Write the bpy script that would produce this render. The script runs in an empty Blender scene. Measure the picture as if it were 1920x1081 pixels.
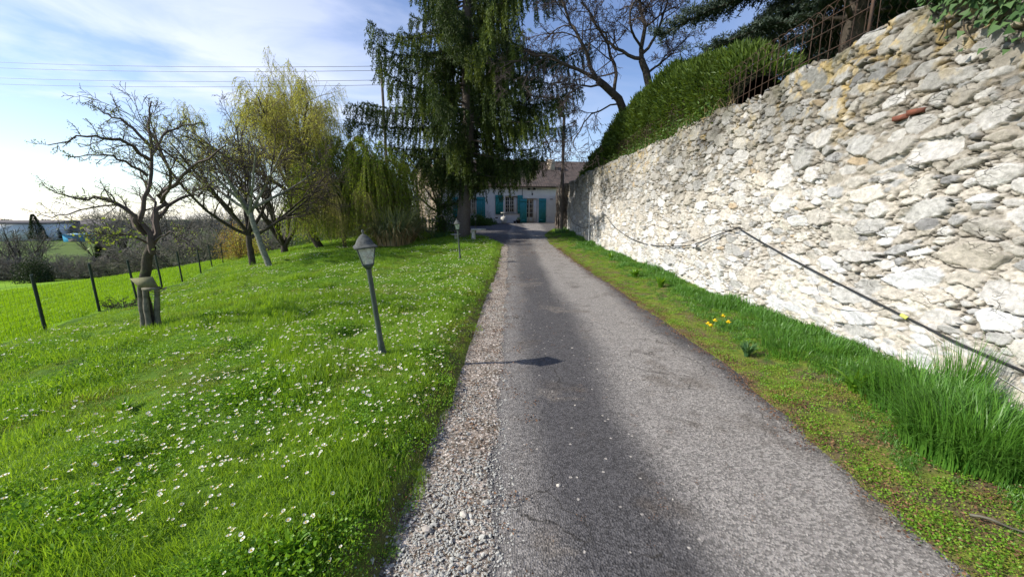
import bpy, math, random
import numpy as np
from mathutils import Vector, Matrix

S = bpy.context.scene
C = S.collection
R = math.radians
rng = np.random.default_rng(7)
random.seed(7)

# ------------------------------------------------------------------ camera, sky, sun, exposure
FPX, PITCH, CAMH = 710.0, R(11.04), 1.6
cd = bpy.data.cameras.new('camera'); cam = bpy.data.objects.new('camera', cd); C.objects.link(cam)
cam.location = (0, 0, CAMH); cam.rotation_euler = (R(90) - PITCH, 0, 0)
cd.sensor_width = 36; cd.lens = 36 * FPX / 1920; cd.clip_start = 0.05; cd.clip_end = 3000
S.camera = cam

SUN_EL, SUN_AZ = R(35), R(6)            # sun stands at the left, slightly behind the camera plane
to_sun = Vector((-math.cos(SUN_AZ) * math.cos(SUN_EL), -math.sin(SUN_AZ) * math.cos(SUN_EL), math.sin(SUN_EL)))
W = bpy.data.worlds.new('World'); S.world = W; W.use_nodes = True
nt = W.node_tree; nt.nodes.clear()
def N(t, ty, **kw):
    n = t.nodes.new(ty)
    for k, v in kw.items():
        if k.startswith('i_'):
            key = k[2:]
            n.inputs[int(key) if key.isdigit() else key.replace('_', ' ')].default_value = v
        else: setattr(n, k, v)
    return n
sky = N(nt, 'ShaderNodeTexSky', sky_type='NISHITA', sun_disc=False, sun_elevation=SUN_EL,
        sun_rotation=math.atan2(to_sun.x, to_sun.y), altitude=100, air_density=1.0, dust_density=0.25, ozone_density=2.0)
tc = N(nt, 'ShaderNodeTexCoord')
mp = N(nt, 'ShaderNodeMapping'); mp.inputs['Scale'].default_value = (1.0, 1.5, 5.5); mp.inputs['Rotation'].default_value = (0.25, 0.35, 0.3)
mp.inputs['Location'].default_value = (2.3, 0.4, 0.2)
nz = N(nt, 'ShaderNodeTexNoise', i_Scale=1.5, i_Detail=9.0, i_Roughness=0.56, i_Distortion=0.5)
rp = N(nt, 'ShaderNodeValToRGB'); rp.color_ramp.elements[0].position = 0.44; rp.color_ramp.elements[1].position = 0.68
rp.color_ramp.elements[0].color = (0.10, 0.10, 0.10, 1); rp.color_ramp.elements[1].color = (0.85, 0.85, 0.85, 1)
# thin cirrus thickens towards the sun side and the horizon
sp = N(nt, 'ShaderNodeSeparateXYZ')
m1 = N(nt, 'ShaderNodeMapRange'); m1.inputs[1].default_value = 0.30; m1.inputs[2].default_value = -0.85; m1.inputs[3].default_value = 0.2; m1.inputs[4].default_value = 1.0
m2 = N(nt, 'ShaderNodeMapRange'); m2.inputs[1].default_value = 0.62; m2.inputs[2].default_value = 0.0; m2.inputs[3].default_value = 0.30; m2.inputs[4].default_value = 1.0
mu = N(nt, 'ShaderNodeMath', operation='MULTIPLY'); ad = N(nt, 'ShaderNodeMath', operation='ADD')
mu2 = N(nt, 'ShaderNodeMath', operation='MULTIPLY', use_clamp=True)
mx = N(nt, 'ShaderNodeMix', data_type='RGBA'); mx.inputs['B'].default_value = (7.5, 7.7, 8.6, 1)
bg = N(nt, 'ShaderNodeBackground', i_Strength=0.115); out = N(nt, 'ShaderNodeOutputWorld')
L = nt.links.new
L(tc.outputs['Generated'], mp.inputs[0]); L(mp.outputs[0], nz.inputs['Vector']); L(nz.outputs[0], rp.inputs[0])
L(tc.outputs['Generated'], sp.inputs[0]); L(sp.outputs[0], m1.inputs[0]); L(sp.outputs[2], m2.inputs[0])
L(m1.outputs[0], mu.inputs[0]); L(m2.outputs[0], mu.inputs[1])
mu3 = N(nt, 'ShaderNodeMath', operation='MULTIPLY'); L(mu.outputs[0], mu3.inputs[0]); mu3.inputs[1].default_value = 0.10
mu4 = N(nt, 'ShaderNodeMath', operation='MULTIPLY'); L(mu.outputs[0], mu4.inputs[0]); L(rp.outputs[0], mu4.inputs[1])
mu5 = N(nt, 'ShaderNodeMath', operation='MULTIPLY'); L(mu4.outputs[0], mu5.inputs[0]); mu5.inputs[1].default_value = 1.3
L(mu3.outputs[0], ad.inputs[0]); L(mu5.outputs[0], ad.inputs[1]); L(ad.outputs[0], mu2.inputs[0]); mu2.inputs[1].default_value = 1.0
L(mu2.outputs[0], mx.inputs['Factor']); hs = N(nt, 'ShaderNodeHueSaturation', i_Saturation=1.12, i_Value=1.12, i_Hue=.511); L(sky.outputs[0], hs.inputs['Color']); L(hs.outputs[0], mx.inputs['A']); L(mx.outputs['Result'], bg.inputs[0]); L(bg.outputs[0], out.inputs[0])

ld = bpy.data.lights.new('sun', 'SUN'); ld.energy = 4.3; ld.angle = R(0.53); ld.color = (1.0, 0.95, 0.86)
lo = bpy.data.objects.new('sun', ld); C.objects.link(lo); lo.rotation_euler = to_sun.to_track_quat('Z', 'Y').to_euler(); lo.location = (-20, -5, 20)
S.view_settings.view_transform = 'Standard'; S.view_settings.look = 'None'; S.view_settings.gamma = 1.0
S.view_settings.exposure = 0.53
S.render.engine = 'CYCLES'
S.cycles.max_bounces = 6; S.cycles.diffuse_bounces = 3; S.cycles.glossy_bounces = 2; S.cycles.transmission_bounces = 4
S.cycles.transparent_max_bounces = 8; S.cycles.use_denoising = True; S.cycles.caustics_reflective = False; S.cycles.caustics_refractive = False

# ------------------------------------------------------------------ numpy helpers
def at(px, py, Y):
    """point at world depth Y seen at photo pixel px,py"""
    dx = (px - 960) / FPX; dv = (540.5 - py) / FPX
    d = np.array([dx, math.cos(PITCH) + dv * math.sin(PITCH), -math.sin(PITCH) + dv * math.cos(PITCH)])
    return np.array([0, 0, CAMH]) + d * (Y / d[1])
_tab = np.random.default_rng(3).random((256, 256))
def vn(x, y, s=0):
    x = np.asarray(x, float) + s * 17.31; y = np.asarray(y, float) + s * 9.77
    xi = np.floor(x).astype(int); yi = np.floor(y).astype(int); fx = x - xi; fy = y - yi
    fx = fx * fx * (3 - 2 * fx); fy = fy * fy * (3 - 2 * fy)
    a = _tab[xi & 255, yi & 255]; b = _tab[(xi + 1) & 255, yi & 255]; c = _tab[xi & 255, (yi + 1) & 255]; d = _tab[(xi + 1) & 255, (yi + 1) & 255]
    return (a * (1 - fx) + b * fx) * (1 - fy) + (c * (1 - fx) + d * fx) * fy
def fbm(x, y, o=4, s=0):
    r = 0; a = 1; t = 0
    for i in range(o):
        r = r + a * vn(x * 2 ** i, y * 2 ** i, s + i); t += a; a *= 0.5
    return r / t
def nrm(v): return v / np.maximum(np.linalg.norm(v, axis=-1, keepdims=True), 1e-9)
def lerp(y, xs, ys): return np.interp(y, xs, ys)

class Geo:
    """collects vertices and faces for ONE mesh"""
    def __init__(s): s.v = []; s.f = []; s.n = 0; s.a = {}; s.mi = []
    def add(s, v, f, rnd=None, mi=0):
        v = np.asarray(v, float).reshape(-1, 3); f = np.asarray(f, int)
        s.v.append(v); s.f.append(f + s.n); s.mi.append(np.full(len(f), mi)); s.a.setdefault('rnd', []).append(np.full(len(v), 0.5) if rnd is None else np.broadcast_to(np.asarray(rnd, float), (len(v),)))
        s.n += len(v)
    def col(s, c): s.a.setdefault('tint', []).append(c)
    def tubes(s, P, Rr, sides=4, rnd=None):
        P = np.asarray(P, float); Rr = np.asarray(Rr, float)
        if P.ndim == 2: P = P[None]; Rr = Rr[None]
        n, k, _ = P.shape
        T = nrm(np.gradient(P, axis=1)); ref = np.array([0.391, 0.153, 0.271])
        U = nrm(np.cross(T, ref)); V = np.cross(T, U)
        a = np.arange(sides) * 2 * np.pi / sides
        v = P[:, :, None] + Rr[:, :, None, None] * (U[:, :, None] * np.cos(a)[None, None, :, None] + V[:, :, None] * np.sin(a)[None, None, :, None])
        idx = np.arange(n * k * sides).reshape(n, k, sides)
        A = idx[:, :-1]; B = idx[:, 1:]
        f = np.stack([A, np.roll(A, -1, 2), np.roll(B, -1, 2), B], -1).reshape(-1, 4)
        s.add(v.reshape(-1, 3), f, None if rnd is None else np.repeat(rnd, k * sides))
    def leaves(s, c, d, l, w, rnd=None, fold=0.12):
        n = len(c); d = nrm(d); r = nrm(np.cross(d, rng.normal(size=(n, 3)))); m = np.cross(d, r)
        l = np.broadcast_to(l, (n,))[:, None]; w = np.broadcast_to(w, (n,))[:, None]
        v = np.stack([c, c + d * l * .45 + r * w * .5 + m * l * fold, c + d * l, c + d * l * .45 - r * w * .5 + m * l * fold], 1)
        s.add(v.reshape(-1, 3), np.arange(n * 4).reshape(n, 4), np.repeat(rng.random(n) if rnd is None else rnd, 4))
    def blades(s, p, az, lean, h, w, k=3, rnd=None):
        n = len(p); t = np.linspace(0, 1, k + 1)[None]
        hd = np.stack([np.cos(az), np.sin(az), np.zeros(n)], 1)[:, None]
        lean = np.broadcast_to(lean, (n,))[:, None]; h = np.broadcast_to(h, (n,))[:, None]; w = np.broadcast_to(w, (n,))[:, None]
        ang = lean * t ** 1.3
        z = np.cumsum(np.cos(ang), 1) / (k + 1) * h; o = np.cumsum(np.sin(ang), 1) / (k + 1) * h
        z = z - z[:, :1]; o = o - o[:, :1]
        ctr = p[:, None] + hd * o[..., None] + np.array([0, 0, 1.]) * z[..., None]
        tw = az + rng.uniform(.9, 2.2, n); sd = np.stack([np.cos(tw), np.sin(tw), np.zeros(n)], 1)[:, None]
        ww = w[..., None] * ((1 - t ** 2.2) * .95 + .05)[..., None] * .5
        v = np.stack([ctr - sd * ww, ctr + sd * ww], 2)
        idx = np.arange(n * (k + 1) * 2).reshape(n, k + 1, 2)
        f = np.stack([idx[:, :-1, 0], idx[:, :-1, 1], idx[:, 1:, 1], idx[:, 1:, 0]], -1).reshape(-1, 4)
        s.add(v.reshape(-1, 3), f, np.repeat(rng.random(n) if rnd is None else rnd, (k + 1) * 2))
    def box(s, x0, x1, y0, y1, z0, z1, mi=0, rnd=None):
        v = [(x, y, z) for z in (z0, z1) for y in (y0, y1) for x in (x0, x1)]
        s.add(v, [(0, 2, 3, 1), (4, 5, 7, 6), (0, 1, 5, 4), (2, 6, 7, 3), (0, 4, 6, 2), (1, 3, 7, 5)], rnd, mi)
    def quad(s, a, b, c, d, mi=0): s.add([a, b, c, d], [(0, 1, 2, 3)], None, mi)
    def lathe(s, prof, n=16, c=(0, 0, 0), mi=0):
        a = np.arange(n) * 2 * np.pi / n; pr = np.asarray(prof, float)
        v = np.stack([c[0] + pr[:, :1] * np.cos(a), c[1] + pr[:, :1] * np.sin(a), c[2] + np.repeat(pr[:, 1:2], n, 1)], -1)
        i = np.arange(len(pr) * n).reshape(len(pr), n)
        s.add(v.reshape(-1, 3), np.stack([i[:-1], np.roll(i[:-1], -1, 1), np.roll(i[1:], -1, 1), i[1:]], -1).reshape(-1, 4), None, mi)
    def grid(s, v, rnd=None):
        a, b, _ = v.shape; i = np.arange(a * b).reshape(a, b)
        s.add(v.reshape(-1, 3), np.stack([i[:-1, :-1], i[1:, :-1], i[1:, 1:], i[:-1, 1:]], -1).reshape(-1, 4), rnd)
    def build(s, name, mats, parent=None, smooth=False, local=True, link=True, tint=None, off=None):
        V = np.concatenate(s.v); off = np.array(parent.location) if (parent is not None and not local) else off
        if off is not None: V = V - off
        me = bpy.data.meshes.new(name)
        me.vertices.add(len(V)); me.vertices.foreach_set('co', V.astype(np.float32).ravel())
        sizes = np.concatenate([np.full(len(f), f.shape[1]) for f in s.f]); flat = np.concatenate([f.ravel() for f in s.f])
        me.loops.add(len(flat)); me.loops.foreach_set('vertex_index', flat.astype(np.int32))
        me.polygons.add(len(sizes)); st = np.concatenate([[0], np.cumsum(sizes)[:-1]])
        me.polygons.foreach_set('loop_start', st.astype(np.int32)); me.polygons.foreach_set('loop_total', sizes.astype(np.int32))
        for m in (mats if isinstance(mats, (list, tuple)) else [mats]): me.materials.append(m)
        me.polygons.foreach_set('material_index', np.concatenate(s.mi).astype(np.int32))
        if smooth: me.polygons.foreach_set('use_smooth', np.ones(len(sizes), bool))
        a = me.attributes.new('rnd', 'FLOAT', 'POINT'); a.data.foreach_set('value', np.concatenate(s.a['rnd']).astype(np.float32))
        if tint is not None:
            a = me.attributes.new('tint', 'FLOAT_COLOR', 'POINT'); a.data.foreach_set('color', np.concatenate([tint, np.ones((len(tint), 1))], 1).astype(np.float32).ravel())
        me.update(calc_edges=True); me.validate()
        o = bpy.data.objects.new(name, me)
        if link: C.objects.link(o)
        if parent is not None: o.parent = parent
        return o
def tag(o, label=None, cat=None, group=None, kind=None):
    if label: o['label'] = label
    if cat: o['category'] = cat
    if group: o['group'] = group
    if kind: o['kind'] = kind
    return o
def thing(name, label, cat, loc=(0, 0, 0), rz=0, group=None):
    o = bpy.data.objects.new(name, None); C.objects.link(o); o.location = [float(q) for q in loc]; o.rotation_euler = (0, 0, rz); o.empty_display_size = 0.2
    return tag(o, label, cat, group)
def dup(o, parent=None, **kw):
    c = o.copy(); C.objects.link(c)
    if parent is not None: c.parent = parent
    for ch in list(o.children): dup(ch, c)
    for k, v in kw.items(): setattr(c, k, v)
    return c

# ------------------------------------------------------------------ materials
def mat(name, color=(.5, .5, .5), rough=.85, spec=.3, metal=0, var=None, scale=8, bump=0, bscale=40, detail=6, transl=None, rnd=None, inst=None, c3=None):
    """procedural material; var = second colour mixed in by noise, rnd = colour at rnd=1 (per leaf), inst = colour at random=1 (per instance)"""
    m = bpy.data.materials.new(name); m.use_nodes = True; t = m.node_tree; b = t.nodes['Principled BSDF']
    b.inputs['Roughness'].default_value = rough; b.inputs['Specular IOR Level'].default_value = spec; b.inputs['Metallic'].default_value = metal
    co = N(t, 'ShaderNodeTexCoord'); cur = None
    rgb = N(t, 'ShaderNodeRGB'); rgb.outputs[0].default_value = (*color, 1); cur = rgb.outputs[0]
    def mixc(fac, c):
        nonlocal cur
        x = N(t, 'ShaderNodeMix', data_type='RGBA'); t.links.new(fac, x.inputs['Factor']); t.links.new(cur, x.inputs['A']); x.inputs['B'].default_value = (*c, 1); cur = x.outputs['Result']
    def noise(sc, lo, hi, det=detail):
        n = N(t, 'ShaderNodeTexNoise', i_Scale=sc, i_Detail=det, i_Roughness=.62); t.links.new(co.outputs['Object'], n.inputs['Vector'])
        r = N(t, 'ShaderNodeMapRange', clamp=True); r.inputs[1].default_value = lo; r.inputs[2].default_value = hi; t.links.new(n.outputs[0], r.inputs[0]); return r.outputs[0]
    if rnd is not None:
        a = N(t, 'ShaderNodeAttribute', attribute_name='rnd'); mixc(a.outputs['Fac'], rnd)
    if inst is not None:
        a = N(t, 'ShaderNodeObjectInfo'); mixc(a.outputs['Random'], inst)
    if var is not None: mixc(noise(scale, .38, .64), var)
    if c3 is not None: mixc(noise(c3[1], c3[2], c3[3]), c3[0])
    t.links.new(cur, b.inputs['Base Color'])
    if bump:
        n = N(t, 'ShaderNodeTexNoise', i_Scale=bscale, i_Detail=5.0, i_Roughness=.65); t.links.new(co.outputs['Object'], n.inputs['Vector'])
        bu = N(t, 'ShaderNodeBump', i_Strength=1.0, i_Distance=bump); t.links.new(n.outputs[0], bu.inputs['Height']); t.links.new(bu.outputs[0], b.inputs['Normal'])
    if transl:
        tr = N(t, 'ShaderNodeBsdfTranslucent'); ms = N(t, 'ShaderNodeMixShader'); ms.inputs[0].default_value = transl
        g = N(t, 'ShaderNodeMix', data_type='RGBA', blend_type='MULTIPLY'); g.inputs['Factor'].default_value = 1; t.links.new(cur, g.inputs['A']); g.inputs['B'].default_value = (1.35, 1.25, .6, 1)
        t.links.new(g.outputs['Result'], tr.inputs[0]); t.links.new(b.outputs[0], ms.inputs[1]); t.links.new(tr.outputs[0], ms.inputs[2])
        t.links.new(ms.outputs[0], t.nodes['Material Output'].inputs[0])
    return m
M = {}
M['grass'] = mat('grass_blades', (.115, .25, .018), .45, .4, rnd=(.36, .57, .065), inst=(.09, .20, .014), var=(.33, .50, .045), scale=.6, transl=.45)
M['clover'] = mat('clover_leaves', (.09, .22, .016), .45, .35, rnd=(.24, .43, .035), transl=.35)
M['field_grass'] = mat('field_blades', (.18, .34, .012), .5, .3, rnd=(.33, .52, .02), var=(.26, .42, .018), scale=.25, transl=.4)
M['long_grass'] = mat('long_blades', (.05, .165, .02), .42, .4, rnd=(.15, .33, .04), var=(.09, .21, .03), scale=5, c3=((.28, .26, .10), 26, .68, .74), transl=.35)
M['moss'] = mat('moss_leaves', (.20, .26, .03), .7, .2, rnd=(.32, .34, .05), transl=.2)
M['straw'] = mat('dry_straw', (.42, .33, .18), .8, .2, rnd=(.25, .17, .09), transl=.2)
M['lawn_soil'] = mat('lawn_ground', (.06, .12, .012), .95, .1, var=(.10, .19, .018), scale=1.2, bump=.03, bscale=9, c3=((.10, .075, .04), 2.3, .62, .78))
M['field'] = mat('field_ground', (.15, .29, .012), .95, .1, var=(.22, .38, .02), scale=.35, bump=.05, bscale=5)
M['meadow'] = mat('far_meadow', (.075, .12, .022), .95, .1, var=(.12, .17, .035), scale=.12, bump=.05, bscale=2)
M['bark'] = mat('grey_bark', (.085, .07, .052), .9, .2, var=(.045, .038, .03), scale=9, bump=.012, bscale=30, c3=((.16, .18, .07), 3.5, .55, .7))
M['pale_bark'] = mat('pale_bark', (.30, .29, .24), .9, .2, var=(.15, .15, .11), scale=12, bump=.01, bscale=35)
M['dark_bark'] = mat('dark_bark', (.085, .07, .055), .9, .2, var=(.045, .038, .03), scale=9, bump=.012, bscale=30)
M['spruce_bark'] = mat('spruce_bark', (.14, .12, .105), .95, .15, var=(.10, .085, .07), scale=14, bump=.02, bscale=22)
M['twig'] = mat('twigs', (.12, .09, .075), .85, .2, var=(.075, .058, .05), scale=5)
M['dark_twig'] = mat('dark_twigs', (.07, .055, .05), .85, .2)
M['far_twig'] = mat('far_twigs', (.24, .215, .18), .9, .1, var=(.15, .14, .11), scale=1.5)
M['willow_twig'] = mat('willow_twigs', (.34, .29, .11), .8, .2, var=(.18, .15, .07), scale=3)
M['willow_leaf'] = mat('willow_leaves', (.44, .47, .06), .6, .3, rnd=(.62, .64, .16), transl=.45)
M['weep_leaf'] = mat('weeping_leaves', (.16, .25, .02), .6, .3, rnd=(.34, .44, .04), transl=.45)
M['spruce'] = mat('spruce_needles', (.018, .036, .010), .6, .25, rnd=(.070, .108, .02), transl=.25)
M['spruce_tip'] = mat('spruce_sprays', (.06, .09, .018), .6, .3, rnd=(.16, .215, .035), transl=.32)
M['cedar'] = mat('cedar_needles', (.028, .05, .035), .6, .3, rnd=(.075, .105, .075), transl=.2)
M['hedge'] = mat('hedge_leaves', (.035, .075, .012), .55, .3, rnd=(.15, .22, .03), var=(.075, .12, .022), scale=2.2, transl=.3)
M['hedge_core'] = mat('hedge_twigs', (.035, .035, .018), .95, .1)
M['ivy'] = mat('ivy_leaves', (.03, .075, .022), .62, .3, rnd=(.09, .16, .05), transl=.15)
M['shrub'] = mat('shrub_leaves', (.045, .09, .02), .5, .35, rnd=(.11, .2, .03), transl=.3)
M['dark_shrub'] = mat('evergreen_leaves', (.018, .034, .014), .6, .3, rnd=(.04, .065, .02), transl=.2)
M['bud'] = mat('young_leaves', (.20, .26, .06), .5, .3, rnd=(.34, .42, .09), transl=.4)
M['autumn'] = mat('yellow_leaves', (.26, .25, .05), .6, .3, rnd=(.35, .20, .08), transl=.35)
M['pampas'] = mat('pampas_blades', (.09, .14, .07), .6, .3, rnd=(.36, .38, .22), transl=.25)
M['iris'] = mat('iris_blades', (.06, .14, .06), .5, .3, rnd=(.12, .24, .08), transl=.3)
M['petal'] = mat('white_petals', (.90, .90, .88), .6, .2, transl=.2)
M['yellow'] = mat('yellow_petals', (.80, .58, .02), .6, .2, transl=.2)
M['render'] = mat('lime_render', (.80, .76, .72), .9, .15, var=(.72, .68, .64), scale=1.8, bump=.004, bscale=40, c3=((.36, .33, .30), .9, .6, .75))
M['sunny_render'] = mat('old_stone_render', (.50, .41, .31), .95, .15, var=(.36, .29, .22), scale=3.5, bump=.02, bscale=14)
M['teal'] = mat('teal_paint', (.03, .24, .245), .55, .35, var=(.05, .29, .29), scale=3)
M['teal_dark'] = mat('teal_green_paint', (.02, .22, .20), .55, .35, var=(.035, .27, .25), scale=3)
M['frame'] = mat('cream_frame_paint', (.66, .60, .48), .5, .35)
M['stone_sill'] = mat('sill_stone', (.48, .45, .41), .85, .2)
M['glass'] = mat('window_glass', (.012, .014, .018), .06, .6)
M['tile'] = mat('roof_tiles', (.125, .095, .08), .9, .15, var=(.07, .058, .052), scale=2.6, bump=.01, bscale=30, c3=((.17, .145, .12), 5, .58, .7))
M['lamp_metal'] = mat('green_grey_metal', (.045, .065, .052), .5, .45, var=(.075, .095, .075), scale=14)
M['lamp_hood'] = mat('weathered_hood', (.05, .055, .05), .7, .3, var=(.11, .115, .105), scale=30, bump=.002, bscale=80)
M['black_metal'] = mat('black_metal', (.015, .015, .016), .5, .4)
M['green_post'] = mat('dark_green_post', (.01, .022, .018), .5, .4)
M['wire'] = mat('green_wire', (.035, .06, .04), .5, .4)
M['rust'] = mat('rusty_iron', (.085, .05, .034), .9, .2, var=(.05, .038, .03), scale=12)
M['cable'] = mat('black_cable', (.02, .02, .022), .55, .4)
M['grey_cable'] = mat('pale_wire', (.55, .53, .50), .6, .3)
M['tape'] = mat('yellow_tape', (.55, .58, .12), .6, .3)
M['pvc'] = mat('grey_conduit', (.5, .5, .5), .5, .4)
M['wood'] = mat('weathered_wood', (.20, .185, .14), .9, .15, var=(.09, .085, .06), scale=10, bump=.006, bscale=25)
M['board'] = mat('lichened_board', (.22, .21, .12), .9, .15, var=(.15, .14, .085), scale=9, bump=.004, bscale=30)
M['pole_wood'] = mat('pole_wood', (.12, .095, .08), .9, .15, var=(.19, .16, .14), scale=5, bump=.005, bscale=20)
M['brick'] = mat('red_brick', (.22, .085, .055), .9, .15, var=(.16, .07, .05), scale=20, bump=.004, bscale=60)
M['gravel'] = mat('gravel_stone', (.56, .545, .49), .9, .2, inst=(.26, .25, .22), var=(.42, .405, .355), scale=30)
M['loose'] = mat('loose_stone', (.62, .56, .47), .85, .2, inst=(.4, .35, .3))
M['leaf_litter'] = mat('leaf_litter', (.17, .085, .045), .9, .15, rnd=(.30, .17, .09), inst=(.10, .05, .03))
M['white_pot'] = mat('whitish_stone', (.62, .60, .55), .85, .2, var=(.42, .42, .36), scale=14, bump=.004, bscale=40)
M['metal_sheet'] = mat('white_cladding', (.80, .81, .82), .5, .35, var=(.72, .73, .75), scale=.2)
M['blue_sheet'] = mat('blue_cladding', (.03, .25, .42), .5, .35)
M['far_roof'] = mat('far_roof', (.20, .18, .17), .9, .1)
M['far_wall'] = mat('far_wall', (.40, .36, .31), .9, .1)

def glass_clear():
    m = bpy.data.materials.new('lamp_glass'); m.use_nodes = True; t = m.node_tree; t.nodes.remove(t.nodes['Principled BSDF'])
    a = N(t, 'ShaderNodeBsdfTransparent'); a.inputs[0].default_value = (.8, .84, .8, 1); b = N(t, 'ShaderNodeBsdfGlossy', i_Roughness=.12); d = N(t, 'ShaderNodeBsdfDiffuse'); d.inputs[0].default_value = (.62, .66, .60, 1)
    m1 = N(t, 'ShaderNodeMixShader'); m1.inputs[0].default_value = .25; m2 = N(t, 'ShaderNodeMixShader')
    n = N(t, 'ShaderNodeTexNoise', i_Scale=22.0); co = N(t, 'ShaderNodeTexCoord'); r = N(t, 'ShaderNodeMapRange'); r.inputs[1].default_value = .4; r.inputs[2].default_value = .65; r.inputs[3].default_value = .25; r.inputs[4].default_value = .75
    t.links.new(co.outputs['Object'], n.inputs['Vector']); t.links.new(n.outputs[0], r.inputs[0]); t.links.new(r.outputs[0], m2.inputs[0])
    t.links.new(a.outputs[0], m1.inputs[1]); t.links.new(b.outputs[0], m1.inputs[2]); t.links.new(m1.outputs[0], m2.inputs[1]); t.links.new(d.outputs[0], m2.inputs[2]); t.links.new(m2.outputs[0], t.nodes['Material Output'].inputs[0])
    return m
M['lamp_glass'] = glass_clear()

def asphalt_mat():
    m = bpy.data.materials.new('worn_asphalt'); m.use_nodes = True; t = m.node_tree; b = t.nodes['Principled BSDF']
    Lk = t.links.new; co = N(t, 'ShaderNodeTexCoord'); sep = N(t, 'ShaderNodeSeparateXYZ'); Lk(co.outputs['Object'], sep.inputs[0])
    def noise(sc, det=5, vec=None, rough=.6):
        n = N(t, 'ShaderNodeTexNoise', i_Scale=sc, i_Detail=float(det), i_Roughness=rough); Lk(vec or co.outputs['Object'], n.inputs['Vector']); return n.outputs[0]
    def mr(v, a, b_, c=0., d=1.):
        r = N(t, 'ShaderNodeMapRange', clamp=True)
        for i, q in enumerate((a, b_, c, d)): r.inputs[i + 1].default_value = q
        r.interpolation_type = 'SMOOTHSTEP'; Lk(v, r.inputs[0]); return r.outputs[0]
    def math_(op, a, b_):
        n = N(t, 'ShaderNodeMath', operation=op)
        for i, q in enumerate((a, b_)):
            if isinstance(q, (int, float)): n.inputs[i].default_value = q
            else: Lk(q, n.inputs[i])
        return n.outputs[0]
    st = N(t, 'ShaderNodeMapping'); st.inputs['Scale'].default_value = (1, .25, 1); Lk(co.outputs['Object'], st.inputs[0])
    wob = math_('MULTIPLY', math_('SUBTRACT', noise(1.1, 3, st.outputs[0]), .5), .7)
    x = math_('ADD', sep.outputs[0], wob)
    y = sep.outputs[1]
    # pale worn wheel track on the right, fading near the camera, and a narrow one at the left seam
    tr = math_('MULTIPLY', mr(x, .72, 1.22), mr(x, 2.35, 1.85))
    tl = math_('MULTIPLY', mr(x, -.25, -.05), mr(x, .35, .02))
    trk = math_('ADD', tr, math_('MULTIPLY', tl, .55))
    far = mr(y, 9., 15.)
    trk = math_('ADD', trk, math_('MULTIPLY', math_('MULTIPLY', far, mr(x, .0, .5)), .2))
    cl = N(t, 'ShaderNodeMix', data_type='RGBA'); Lk(trk, cl.inputs['Factor']); cl.inputs['A'].default_value = (.083, .078, .077, 1); cl.inputs['B'].default_value = (.275, .252, .225, 1)
    # brown moss/dirt blotches
    di = N(t, 'ShaderNodeMix', data_type='RGBA'); Lk(math_('MULTIPLY', mr(noise(1.7, 6), .54, .72), .75), di.inputs['Factor']); Lk(cl.outputs['Result'], di.inputs['A']); di.inputs['B'].default_value = (.10, .082, .066, 1)
    cn = N(t, 'ShaderNodeTexNoise', i_Scale=2.2, i_Detail=5.0); Lk(co.outputs['Object'], cn.inputs['Vector']); cv = N(t, 'ShaderNodeVectorMath', operation='MULTIPLY_ADD'); Lk(cn.outputs['Color'], cv.inputs[0]); cv.inputs[1].default_value = (.5, .5, .5); Lk(co.outputs['Object'], cv.inputs[2])
    ce = N(t, 'ShaderNodeTexVoronoi', i_Scale=1.5, feature='DISTANCE_TO_EDGE'); Lk(cv.outputs[0], ce.inputs['Vector'])
    crack = math_('MULTIPLY', mr(ce.outputs['Distance'], .012, .003), mr(noise(.8, 3), .50, .56))
    wp = math_('MULTIPLY', mr(noise(.9, 7, None, .7), .55, .63), .8)
    d2 = N(t, 'ShaderNodeMix', data_type='RGBA'); Lk(wp, d2.inputs['Factor']); Lk(di.outputs['Result'], d2.inputs['A']); d2.inputs['B'].default_value = (.17, .148, .125, 1)
    d3 = N(t, 'ShaderNodeMix', data_type='RGBA'); Lk(math_('MULTIPLY', crack, .75), d3.inputs['Factor']); Lk(d2.outputs['Result'], d3.inputs['A']); d3.inputs['B'].default_value = (.03, .026, .02, 1); di = d3
    # aggregate speckle
    vo = N(t, 'ShaderNodeTexVoronoi', i_Scale=95.0); Lk(co.outputs['Object'], vo.inputs['Vector'])
    sc_ = N(t, 'ShaderNodeSeparateColor'); Lk(vo.outputs['Color'], sc_.inputs[0])
    v2 = N(t, 'ShaderNodeTexVoronoi', i_Scale=38.0); Lk(co.outputs['Object'], v2.inputs['Vector']); s2 = N(t, 'ShaderNodeSeparateColor'); Lk(v2.outputs['Color'], s2.inputs[0])
    k = math_('ADD', math_('MULTIPLY', mr(sc_.outputs[0], .0, 1.), .9), .52)
    k = math_('MULTIPLY', k, math_('ADD', .78, math_('MULTIPLY', noise(9, 7), .44)))
    mm = N(t, 'ShaderNodeVectorMath', operation='SCALE'); Lk(di.outputs['Result'], mm.inputs[0]); Lk(k, mm.inputs['Scale'])
    li = N(t, 'ShaderNodeMix', data_type='RGBA'); Lk(math_('MULTIPLY', mr(s2.outputs[1], .975, .982), mr(v2.outputs['Distance'], .42, .30)), li.inputs['Factor']); Lk(mm.outputs[0], li.inputs['A']); li.inputs['B'].default_value = (.42, .38, .33, 1)
    Lk(li.outputs['Result'], b.inputs['Base Color']); b.inputs['Roughness'].default_value = .8; b.inputs['Specular IOR Level'].default_value = .35
    bu = N(t, 'ShaderNodeBump', i_Strength=1.0, i_Distance=.006); Lk(math_('ADD', vo.outputs['Distance'], noise(25, 4)), bu.inputs['Height']); Lk(bu.outputs[0], b.inputs['Normal'])
    return m
M['asphalt'] = asphalt_mat()
M['gravel_bed'] = mat('gravel_bed', (.23, .19, .155), .95, .15, var=(.12, .095, .07), scale=5, bump=.02, bscale=38, c3=((.45, .40, .35), 45, .53, .60))
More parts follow.
